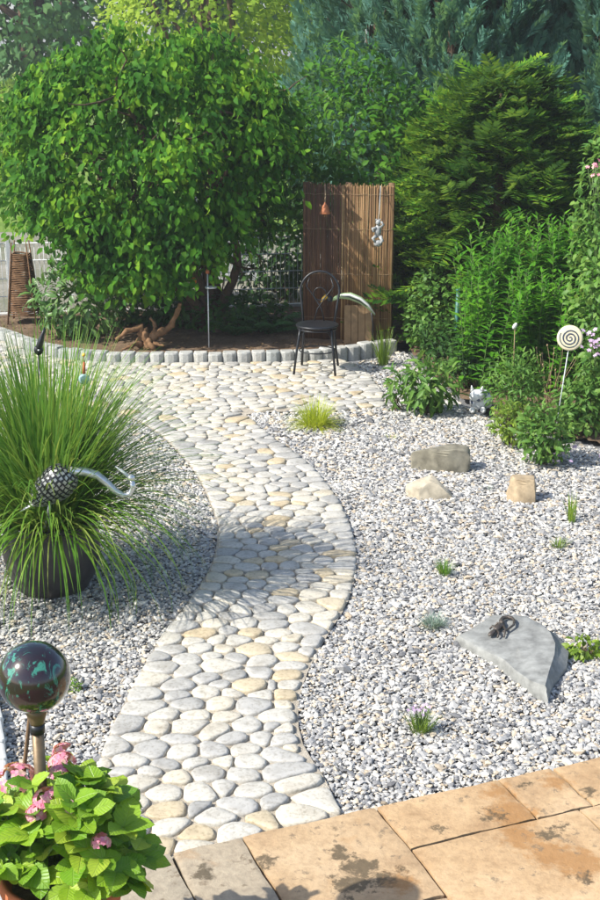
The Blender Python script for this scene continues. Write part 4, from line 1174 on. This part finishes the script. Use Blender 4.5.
# flat slab with the lizard
def slab_rock():
    top = [(459, 634, .075), (470, 629, .08), (493, 614, .10), (508, 614.5, .11), (527, 616, .125), (546, 626, .135), (552, 633, .14), (557, 643, .14), (556, 655, .135), (551, 672, .125), (546, 688, .115), (532, 682, .10), (516, 671, .085), (503, 660, .075), (489, 653, .07), (474, 645, .07)]
    T_ = [G(x, y, z * .62) for x, y, z in top]; c = sum(T_, Vector()) / len(T_)
    r = np.random.default_rng(240); n = len(T_); vs, fs = [], []
    rings = [(1.05, -.14), (1.06, -.05), (1.03, -.02), (1.0, -.004), (.965, .002), (.8, .0), (.6, .0), (.4, .0), (.2, .0)]
    for s, dz in rings:
        for p in T_:
            q = c + (p - c) * s; zz = c.z + (p.z - c.z) * s + dz
            if dz <= -.05: zz = p.z + dz * (1 if dz > -.1 else 1); zz = max(zz, -.05) if dz > -.1 else -.05
            vs.append((q.x + r.normal(0, .004) + (.045 if dz <= -.05 and q.x > c.x + .12 else 0), q.y + r.normal(0, .004), zz + r.normal(0, .0016)))
    for k in range(len(rings) - 1):
        for i in range(n): fs.append((k * n + i, k * n + (i + 1) % n, (k + 1) * n + (i + 1) % n, (k + 1) * n + i))
    vs.append(tuple(c)); m = (len(rings) - 1) * n
    for i in range(n): fs.append((m + i, m + (i + 1) % n, len(vs) - 1))
    if (Vector(vs[m + 1]) - c).cross(Vector(vs[m]) - c).z > 0: fs = [tuple(reversed(f)) for f in fs]
    root = MB().add(vs, fs).build('rock', M['rock_slab'], None, True, (c.x, c.y, 0))
    tag(root, 'flat pointed grey slate slab carrying the bronze lizard', 'rock')
    root.data.set_sharp_from_angle(angle=math.radians(40))
slab_rock()
def slab_z(x, y):                                    # height of the slab's top plane there
    return None
def lizard():
    def L(px, py, up=.012):
        # intersect with the tilted top of the slab
        p0, p1, p2 = G(459, 634, .0465), G(552, 633, .0868), G(546, 688, .0713); nrm = (p1 - p0).cross(p2 - p0); r = ray(px, py); o = Vector((0, 0, CAMH)); t = (p0 - o).dot(nrm) / r.dot(nrm)
        return o + r * t + Vector((0, 0, up + .004))
    root = thing('bronze_lizard', tuple(L(500, 630, 0)), 'small dark bronze lizard with looped tail resting on the slate slab', 'ornament')
    z = lambda zx, zy, up=.012: L(450 + zx / 4, 540 + zy / 4, up)
    MB().tube([z(155, 393), z(163, 388), z(172, 380), z(180, 373)], [.006, .015, .014, .011], 10, True, .7).build('head', M['bronze'], root, True)
    b = MB(); b.tube([z(178, 374), z(190, 364), z(202, 354), z(212, 346)], [.011, .018, .018, .012], 10, True, .7); b.build('body', M['bronze'], root, True)
    t = MB(); tp_ = [z(210, 348), z(204, 334), z(212, 323), z(230, 319), z(248, 323), z(258, 334), z(255, 350), z(240, 362), z(225, 372), z(212, 378)]
    t.tube(tp_, list(np.linspace(.013, .004, len(tp_))), 8); t.build('tail', M['bronze'], root, True)
    for a, bb, cc in (((184, 366), (170, 356), (160, 362)), ((188, 372), (196, 386), (190, 396)), ((206, 348), (190, 344), (180, 350)), ((212, 352), (222, 372), (216, 394))):
        MB().tube([z(*a), z(*bb, .014), z(*cc, .005)], [.008, .006, .005], 7).build('leg', M['bronze'], root, True)
lizard()

# ------------------------------------------------------------------ border ornaments
def spiral():
    Y = 9.85; c = at(570, 338, Y); foot = G(553, 408, .02); foot = Vector((at(556, 405, Y).x, Y, .0))
    root = thing('spiral_disc', tuple(foot), 'round cream ceramic disc with dark blue spiral on a thin stake', 'ornament')
    R_ = .098; N = Vector((-.18, -1, .12)).normalized(); U = N.cross(Vector((0, 0, 1))).normalized(); V_ = U.cross(N)
    M['cream'] = plain('cream_glaze', (.68, .60, .42), .35, 0, .1, 30, .05); M['navy'] = plain('navy_glaze', (.03, .05, .10), .3, 0, .2, 30, 0)
    M['ochre'] = plain('sage_glaze', (.35, .38, .22), .35, 0, .2, 30, 0)
    d = MB(); n = 40; prof = [(.0005, .009), (.05, .009), (.085, .007), (R_ - .004, .004), (R_, -.002), (R_ - .004, -.008), (.0005, -.008)]
    vs, fs = [], []
    for r_, h in prof:
        for k in range(n):
            a = 2 * math.pi * k / n; vs.append(c + U * math.cos(a) * r_ + V_ * math.sin(a) * r_ + N * h)
    for i in range(len(prof) - 1):
        for k in range(n): fs.append((i * n + k, i * n + (k + 1) % n, (i + 1) * n + (k + 1) % n, (i + 1) * n + k))
    d.add(vs, fs).build('disc', M['cream'], root, True)
    def sp(r0, r1, turns, wd, mt_, nm, ph):
        s = MB(); pts_ = []; q = int(40 * turns)
        for i in range(q + 1):
            t = i / q; a = ph + 2 * math.pi * turns * t; rr = r0 + (r1 - r0) * t; h = .009 - .003 * max(0, (rr - .05) / .05)
            pts_.append(c + U * math.cos(a) * rr + V_ * math.sin(a) * rr + N * (h + .001))
        s.tube(pts_, [wd * (.6 + .4 * math.sin(math.pi * i / q)) for i in range(q + 1)], 6); s.build(nm, M[mt_], root, True)
    sp(.004, .078, 3.0, .0055, 'navy', 'spiral_line', .5); sp(.010, .072, 2.6, .003, 'ochre', 'thin_spiral', 2.4)
    MB().tube([c - N * .008 - V_ * .03, foot], .004, 6).build('stake', M['galv'], root, True)
spiral()
def cat_figure():
    g = G(478, 411, .0); root = thing('ceramic_cat', (g.x, g.y, 0), 'white ceramic cat figure with dark blue patches lying in the gravel', 'ornament')
    def spots():
        m, nt, b = nmat('spotted_glaze'); n = noise(nt, 16, 2, .5, coords(nt)); r = ramp(nt, [(.56, (.72, .74, .76)), (.60, (.08, .11, .2))], n.outputs[0]); nt.links.new(r.outputs[0], b.inputs['Base Color']); b.inputs['Roughness'].default_value = .25; return m
    M['spots'] = spots()
    b = Vector((g.x, g.y, 0))
    MB().ball(b + Vector((.03, .03, .085)), (.10, .09, .10), seg=20, rings=12).build('body', M['spots'], root, True)
    hd = MB().ball(b + Vector((-.02, -.045, .145)), (.065, .055, .055), seg=18, rings=11).build('head', M['spots'], root, True)
    for sx in (-1, 1):
        MB().tube([b + Vector((-.02 + sx * .038, -.04, .18)), b + Vector((-.02 + sx * .048, -.04, .235))], [.022, .002], 8).build('ear', M['white_paint'], hd, True)
        MB().ball(b + Vector((-.015 + sx * .045, -.085, .03)), (.025, .045, .028), seg=12, rings=8).build('paw', M['white_paint'], root, True)
    MB().tube([b + Vector((.11, .05, .03)), b + Vector((.14, .0, .025)), b + Vector((.11, -.06, .03))], [.022, .02, .012], 8).build('tail', M['spots'], root, True)
cat_figure()
p = at(455, 337, 12.6); MB_ = MB(); zt = at(455, 290, 12.6).z
root = thing('teal_post', (p.x, 12.6, 0), 'thin dark teal garden post in front of the leafy shrub', 'post')
MB().tube([(p.x, 12.6, -.02), (p.x + .02, 12.6, zt)], .022, 10).build('shaft', M['teal_paint'], root, True)
MB().lathe([(.026, zt - .01), (.028, zt + .005), (.018, zt + .018), (.002, zt + .022)], (p.x + .02, 12.6, 0), 12).build('cap', M['teal_paint'], root, True)
def dry_stalks():
    r = np.random.default_rng(251); g = G(548, 414); root = thing('dry_stalks', (g.x, g.y, .01), 'bundle of dry brown flower stalks beside the spiral disc', 'plant')
    s = MB(); hd = MB()
    for k in range(16):
        f = Vector((g.x + r.normal(0, .03), g.y + r.normal(0, .03), 0)); tip = f + Vector((r.normal(0, .12), r.normal(0, .08), r.uniform(.3, .66)))
        p_ = limb(f, tip, 6, .04, r); s.tube(p_, [.004, .0035, .003, .0025, .002, .0015], 5)
        hd.ball(tip, (.007, .007, .011), seg=7, rings=5)
    s.build('stalks', M['dry_stem'], root, True); hd.build('seed_heads', M['dry_stem'], root, True)
dry_stalks()
p = at(515, 326, 10.6); root = thing('stake_ornament', (p.x, 10.6, .0), 'small cream shell ornament on a thin stake among the perennials', 'ornament')
MB().ball(p, (.017, .012, .03), Matrix.Rotation(.5, 3, 'Y'), 12, 8).build('shell', M['kerb_white'], root, True)
MB().tube([p, (p.x + .01, 10.6, 0)], .003, 5).build('stake', M['dry_stem'], root, True)

# ------------------------------------------------------------------ big dark pot with fountain grass
PB = G(53, 588); PB.y += .02
def grass_pot():
    root = thing('planter_pot', (PB.x, PB.y, 0), 'large round dark glazed pot holding tall arching grass', 'pot')
    prof = [(.02, .0), (.17, .0), (.20, .015), (.245, .10), (.27, .20), (.275, .29), (.262, .36), (.255, .385), (.268, .40), (.268, .425), (.250, .43), (.240, .42), (.238, .36), (.02, .355)]
    MB().lathe(prof, PB, 48).build('shell', M['dark_pot'], root, True)
    MB().lathe([(.0005, .372), (.12, .376), (.237, .366)], PB, 32, False).build('compost', M['soil'], root, True)
grass_pot()
def fountain_grass():
    root = thing('fountain_grass', (PB.x, PB.y, .37), 'tall arching green fountain grass spilling over the dark pot', 'grass')
    r = np.random.default_rng(261); b = (PB.x, PB.y, .37)
    # bl: list of V, F
    parts = [blades(r, b, 640, 1.16, .16, .0085, .5, .85, 10), blades(r, b, 760, 1.12, .18, .0080, .9, 1.7, 10), blades(r, b, 700, 1.0, .2, .0072, 1.25, 2.3, 10)]
    V, F = merge(parts); V[:, 2] = np.maximum(V[:, 2], .06)
    np_mesh('blades', V, F, M['grass'], root, True, 'stuff')
fountain_grass()
def metal_bird():
    Y = PB.y - .37; P = lambda px, py, dy=0: at(px, py, Y + dy)
    c = P(52, 487); root = thing('metal_bird', (c.x, c.y, .37), 'silver mosaic metal bird with long curved neck standing in the grass pot', 'sculpture')
    ax = (P(70, 476) - P(34, 505)).normalized(); ay = Vector((0, 1, 0)); az = ax.cross(ay).normalized(); ay = az.cross(ax)
    m = Matrix((ax, ay, az)).transposed()
    def egg(p): k = .80 + .24 * (p.x / .150); return Vector((p.x, p.y * k, p.z * k))
    MB().ball(c, (.150, .095, .110), m, 28, 18, egg).build('body', M['black_metal'], root, True)
    t = MB(); r = np.random.default_rng(271)
    for i in range(15):
        th = math.pi * (i + .7) / 16; n = max(5, int(24 * math.sin(th)))
        for k in range(n):
            a0 = 2 * math.pi * (k + .5 * (i % 2)) / n; w = 2 * math.pi / n * .72; hh = math.pi / 16 * .70
            q = []
            for da, dt in ((-.5, -.5), (.5, -.5), (.5, .5), (-.5, .5)):
                a, tt = a0 + da * w * r.uniform(.55, 1.12), th + dt * hh * r.uniform(.55, 1.12)
                p = egg(Vector((math.cos(tt) * .150, math.sin(tt) * math.cos(a) * .095, math.sin(tt) * math.sin(a) * .110))) * 1.025
                q.append(c + m @ p)
            ctr = sum(q, Vector()) / 4; q2 = [c + (x - c) * .96 for x in q]
            t.add(q + q2, [(0, 1, 2, 3), (4, 5, 1, 0), (5, 6, 2, 1), (6, 7, 3, 2), (7, 4, 0, 3)])
    M['tile'] = plain('dull_silver', (.34, .35, .34), .38, .7, .45, 28, .1); o = t.build('mosaic_tiles', M['tile'], root); o['kind'] = 'stuff'
    nk = [P(62, 478), P(72, 471), P(84, 471.5), P(97, 475), P(107, 483), P(115, 491), P(123, 495.5), P(130, 494), P(133, 487), P(131.5, 480)]
    MB().tube(nk, [.030, .027, .025, .022, .020, .019, .018, .017, .017, .015], 14).build('neck', M['silver'], root, True)
    hd = MB(); hd.ball(P(131, 478), (.022, .02, .022), seg=14, rings=9); ho = hd.build('head', M['silver'], root, True)
    MB().tube([P(130, 478), P(123, 472), P(115, 466)], [.012, .008, .002], 8).build('beak', M['galv'], ho, True)
    MB().tube([P(36, 503), P(28, 507), P(18, 513)], [.026, .02, .004], 10, True, .5).build('tail', M['silver'], root, True)
    for s in (-1, 1):
        MB().tube([P(50, 500, .02 * s), P(47 + 2 * s, 525, .06 + .02 * s), (PB.x + .02 * s, PB.y - .18, .36)], .006, 6).build('leg', M['silver'], root, True)
metal_bird()
# stakes in the pot
def ball_stake():
    Y = PB.y + .08; p = at(84, 379, Y); root = thing('ball_stake', (p.x, Y, .36), 'small turquoise ball with orange tip on a thin wooden stake in the grass', 'ornament')
    M['turq'] = plain('turquoise_glaze', (.30, .46, .44), .25, 0, .15, 20, 0)
    MB().tube([(PB.x + .12, Y, .34), p + Vector((0, 0, -.03))], .006, 6).build('stake', M['dry_stem'], root, True)
    MB().ball(p, .031, seg=18, rings=12).build('ball', M['turq'], root, True)
    q = at(84, 362, Y); MB().tube([p + Vector((0, 0, .025)), q], [.010, .006], 8).build('shaft', M['terracotta'], root, True)
    MB().ball(q + Vector((0, 0, .04)), .010, seg=10, rings=7).build('tip', M['yellow'], root, True)
    MB().tube([q, q + Vector((0, 0, .04))], .003, 5).build('pin', M['dry_stem'], root, True)
ball_stake()
def black_bird_stake():
    Y = PB.y - .05; p = at(40, 344, Y); root = thing('black_bird_stake', (p.x, Y, .36), 'slim black metal bird on a stick above the grass', 'ornament')
    b = MB(); b.tube([at(38, 355, Y), at(39, 347, Y), at(41, 340, Y), at(43, 333, Y), at(44.5, 327, Y)], [.008, .030, .027, .016, .005], 10, True, .6); b.build('body', M['black_metal'], root, True)
    h = MB(); h.ball(at(38.5, 350, Y), (.026, .022, .028), seg=12, rings=8); hd = h.build('head', M['black_metal'], root, True)
    MB().ball(at(38.5, 350, Y - .022), .006, seg=8, rings=6).build('eye', M['white_paint'], hd, True)
    MB().tube([at(38.5, 354, Y), (PB.x - .06, Y, .34)], .004, 6).build('stick', M['black_metal'], root, True)
black_bird_stake()

# ------------------------------------------------------------------ hydrangea pot and gazing ball
RIM = .47; HB = G(64, 868, RIM); HB.z = .034
def hyd_leaf_mesh(seed, serr=True):
    r = np.random.default_rng(seed); vs, fs = [], []; nl = 9
    for i in range(nl + 1):
        t = i / nl; w = .36 * (math.sin(math.pi * min(1, t * .93 + .035) ** .82)) ** .85 * (1 if t < .98 else .15)
        zc = -.30 * t * t + .10 * t + .02 * math.sin(t * 6 + seed)
        for j, s in enumerate((-1, -.55, 0, .55, 1)):
            e = (.012 * (1 if i % 2 else -1) if abs(s) == 1 and 0 < i < nl else 0)
            vs.append((s * (w + e), t - .04 * abs(s), zc + .16 * w * abs(s) ** 1.3 + r.normal(0, .006) + (.012 * (1 if i % 2 else -1) * abs(s) if abs(s) > .2 else 0)))
    for i in range(nl):
        for j in range(4): q = i * 5 + j; fs.append((q, q + 1, q + 6, q + 5))
    me = bpy.data.meshes.new('leaf'); me.from_pydata(vs, [], fs); me.polygons.foreach_set('use_smooth', [True] * len(fs)); me.materials.append(M['hyd']); return me
def hyd_mat():
    m, nt, b = nmat('hydrangea_leaf')
    oi = nt.nodes.new('ShaderNodeObjectInfo'); co = coords(nt); sp = nt.nodes.new('ShaderNodeSeparateXYZ'); nt.links.new(co, sp.inputs[0])
    r = ramp(nt, [(0, (.13, .30, .02)), (.5, (.23, .42, .025)), (.85, (.34, .52, .04)), (1, (.45, .55, .07))], oi.outputs['Random'])
    ab = nd(nt, 'ShaderNodeMath', operation='ABSOLUTE'); nt.links.new(sp.outputs[0], ab.inputs[0])
    v = nd(nt, 'ShaderNodeMath', operation='MULTIPLY_ADD'); nt.links.new(ab.outputs[0], v.inputs[0]); v.inputs[1].default_value = -.9; nt.links.new(sp.outputs[1], v.inputs[2])
    w = nd(nt, 'ShaderNodeMath', operation='PINGPONG'); nt.links.new(v.outputs[0], w.inputs[0]); w.inputs[1].default_value = .065
    vm = ramp(nt, [(0, (1, 1, 1)), (.012, (.2, .2, .2)), (.022, (0, 0, 0))], w.outputs[0])
    mm = ramp(nt, [(0, (1, 1, 1)), (.012, (.6, .6, .6)), (.022, (0, 0, 0))], ab.outputs[0])
    mx = nd(nt, 'ShaderNodeMath', operation='MAXIMUM'); nt.links.new(vm.outputs[0], mx.inputs[0]); nt.links.new(mm.outputs[0], mx.inputs[1])
    k = nd(nt, 'ShaderNodeMath', operation='MULTIPLY'); nt.links.new(mx.outputs[0], k.inputs[0]); k.inputs[1].default_value = .32
    n = noise(nt, 5, 3, .6, co); sh = ramp(nt, [(.3, (.8, .85, .75)), (.7, (1.1, 1.08, 1.0))], n.outputs[0])
    c = mixc(nt, mixc(nt, r.outputs[0], sh.outputs[0], .8, 'MULTIPLY'), (.36, .48, .14), k.outputs[0])
    nt.links.new(c, b.inputs['Base Color']); b.inputs['Roughness'].default_value = .42; b.inputs['Specular IOR Level'].default_value = .4
    inv = nd(nt, 'ShaderNodeMath', operation='SUBTRACT'); inv.inputs[0].default_value = 1; nt.links.new(mx.outputs[0], inv.inputs[1]); bump(nt, b, inv.outputs[0], .35, .03)
    t = nt.nodes.new('ShaderNodeBsdfTranslucent'); nt.links.new(mixc(nt, c, (1.0, .95, .3), 1.0, 'MULTIPLY'), t.inputs[0])
    ms = nt.nodes.new('ShaderNodeMixShader'); ms.inputs[0].default_value = .35
    nt.links.new(b.outputs[0], ms.inputs[1]); nt.links.new(t.outputs[0], ms.inputs[2]); nt.links.new(ms.outputs[0], nt.nodes['Material Output'].inputs[0])
    return m
M['hyd'] = hyd_mat()
def hydrangea():
    pot = thing('terracotta_pot', tuple(HB), 'round terracotta pot with rolled rim holding the hydrangea', 'pot')
    z0 = .045
    MB().lathe([(.02, z0), (.135, z0), (.142, z0 + .01), (.178, RIM - .07), (.182, RIM - .06), (.200, RIM - .055), (.207, RIM - .03), (.203, RIM - .006), (.194, RIM), (.182, RIM - .004), (.178, RIM - .05), (.02, RIM - .055)], (HB.x, HB.y, 0), 56).build('shell', M['terracotta'], pot, True)
    MB().lathe([(.0005, RIM - .05), (.09, RIM - .042), (.179, RIM - .052)], (HB.x, HB.y, 0), 32, False).build('compost', M['soil'], pot, True)
    sau = thing('plant_saucer', tuple(HB), 'dark grey saucer under the terracotta hydrangea pot', 'saucer')
    MB().lathe([(.02, .036), (.19, .036), (.215, .05), (.228, .085), (.222, .088), (.208, .056), (.19, .044), (.02, .044)], (HB.x, HB.y, 0), 48).build('dish', M['dark_pot'], sau, True)
    root = thing('hydrangea', (HB.x, HB.y, RIM - .05), 'bushy green hydrangea with pink flower heads in the terracotta pot', 'plant')
    r = np.random.default_rng(281)
    meshes = [hyd_leaf_mesh(k) for k in range(4)]
    cen = np.array([HB.x, HB.y, RIM + .075]); rad = np.array([.285, .25, .28])
    base = np.array([HB.x, HB.y, RIM - .05]); st = MB()
    k = 0
    for sidx in range(92):
        # a stem end with two to four leaves around it
        d = unit(1, r)[0]; d[2] = abs(d[2]) * .95 - .12
        if sidx % 3 == 0: d[1] = -abs(d[1])
        d /= np.linalg.norm(d)
        node = cen + d * rad * (r.uniform(.62, 1.0) if sidx > 12 else r.uniform(.3, .6))
        node[2] = max(node[2], RIM + .035)
        st.tube(limb(base + np.array([r.normal(0, .05), r.normal(0, .05), 0]), node, 5, .06, r), [.006, .006, .005, .004, .003], 6)
        a0 = r.uniform(0, 6.28)
        for q in range(int(r.integers(3, 6))):
            a = a0 + q * 1.57 + r.normal(0, .3)
            out = np.array([math.cos(a), math.sin(a), 0]); ax = out + d * .75 + np.array([0, 0, .15 - .35 * (q > 2)]); nn = np.array([0, 0, 1.0]) + d * .55 + r.normal(0, .25, 3)
            R = frames(ax[None], nn[None])[0]; s = r.uniform(.062, .115)
            o = bpy.data.objects.new('leaf', meshes[k % 4]); COL.objects.link(o); o.parent = root
            mtx = Matrix(R.tolist()).to_4x4() @ Matrix.Diagonal((s * r.uniform(.85, 1.12), s, s, 1)); mtx.translation = Vector(node) - wloc(root); o.matrix_local = mtx; k += 1
    st.build('stems', M['stem'], root, True)
    # flower heads
    for px, py, dz, rad_, n in ((16, 780, .02, .062, 46), (62, 764, .10, .042, 30), (48, 800, -.06, .045, 32), (58, 774, .04, .03, 16), (68, 806, -.10, .030, 16), (36, 814, -.10, .030, 16), (101, 842, -.17, .026, 14), (64, 753, .16, .035, 18)):
        c = np.array(at(px, py, HB.y + dz)); P, A, N = [], [], []
        for i in range(n):
            d = unit(1, r)[0]; d[2] = abs(d[2]); 
            u = np.cross(d, (.3, .5, .8)); u /= np.linalg.norm(u); v = np.cross(d, u); p = c + d * rad_ * np.array([1, 1, .75])
            for q in range(4):
                a = q * math.pi / 2 + i; P.append(p); A.append(u * math.cos(a) + v * math.sin(a) + d * .2); N.append(d)
        fh = leafy('flower_head', root, np.array(P), np.array(A), np.array(N), np.full(len(P), .0165), M['pink'], LEAF, 1.5)
        MB().tube(limb(base, c, 5, .04, r), [.006, .005, .005, .004, .004], 6).build('flower_stalk', M['stem'], root, True)
hydrangea()
def gazing_ball():
    Y = HB.y + .02; c = at(34, 677, Y); R_ = 35 / FPX * (c - Vector((0, 0, CAMH))).length
    foot = Vector((at(42, 800, Y).x, Y + .0, RIM - .06))
    root = thing('gazing_ball', tuple(foot), 'marbled teal and maroon glass gazing ball on a bronze stem above the hydrangea', 'garden ball')
    m, nt, b = nmat('marbled_glaze'); co = coords(nt); mp = nd(nt, 'ShaderNodeMapping'); mp.inputs['Scale'].default_value = (1, 1, .5); nt.links.new(co, mp.inputs[0])
    n = noise(nt, 24, 6, .7, mp.outputs[0], 1.0); n2 = noise(nt, 6, 4, .6, mp.outputs[0], .8)
    ra = ramp(nt, [(.40, (.012, .016, .02)), (.50, (.035, .018, .022)), (.55, (.02, .10, .08)), (.62, (.05, .25, .18)), (.7, (.02, .05, .05))], n.outputs[0])
    rb = ramp(nt, [(.42, (.010, .012, .016)), (.6, (.022, .009, .013))], n2.outputs[0])
    f = ramp(nt, [(.53, (0, 0, 0)), (.60, (1, 1, 1))], n.outputs[0])
    nt.links.new(mixc(nt, rb.outputs[0], ra.outputs[0], f.outputs[0]), b.inputs['Base Color']); b.inputs['Roughness'].default_value = .14; b.inputs['Coat Weight'].default_value = .6; b.inputs['Coat Roughness'].default_value = .05
    MB().ball(c, R_, seg=48, rings=32).build('globe', m, root, True)
    d = (foot - c).normalized()
    M['brass'] = plain('aged_brass', (.17, .12, .07), .45, .5, .35, 18, .2)
    a = c + d * (R_ * .93)
    MB().tube([a, a + d * .02, a + d * .045, a + d * .06], [.034, .032, .024, .021], 18).build('neck', M['brass'], root, True)
    MB().tube([a + d * .055, a + d * .085], .023, 18).build('collar', M['black_metal'], root, True)
    MB().tube([a + d * .08, foot], [.019, .017], 14).build('stem', M['brass'], root, True)
    # short flat stake leaning behind the stem
    s0 = at(30, 712, Y + .10); s1 = at(24, 770, Y + .06)
    root2 = thing('flat_stake', tuple(s1), 'flat brown wooden stake standing behind the gazing ball stem', 'stake')
    e = s1 + (s1 - s0) * 1.6
    MB().tube([s0, e], [.015, .021], 8, True, .4).build('blade', M['wood'], root2, True)
gazing_ball()

# ------------------------------------------------------------------ thin scattering volume added to imitate veiling glare of the lens
def glare_veil():
    me = bpy.data.meshes.new('haze'); o = bpy.data.objects.new('haze', me); COL.objects.link(o)
    x0, x1, y0, y1, z0, z1 = -265., 265., -65., 425., -1.1, 15.5
    v = [(x, y, z) for x in (x0, x1) for y in (y0, y1) for z in (z0, z1)]
    me.from_pydata(v, [], [(0, 1, 3, 2), (4, 6, 7, 5), (0, 4, 5, 1), (2, 3, 7, 6), (0, 2, 6, 4), (1, 5, 7, 3)]); me.update()
    m = bpy.data.materials.new('haze_air'); m.use_nodes = True; nt = m.node_tree; nt.nodes.clear()
    out = nt.nodes.new('ShaderNodeOutputMaterial'); pv = nt.nodes.new('ShaderNodeVolumePrincipled')
    pv.inputs['Color'].default_value = (.92, .95, 1.0, 1); pv.inputs['Density'].default_value = VEIL; pv.inputs['Anisotropy'].default_value = .2
    nt.links.new(pv.outputs[0], out.inputs['Volume']); me.materials.append(m)
    o['kind'] = 'stuff'; o['label'] = 'thin pale summer haze over the whole garden'; o['category'] = 'haze'
VEIL = .0016
glare_veil()
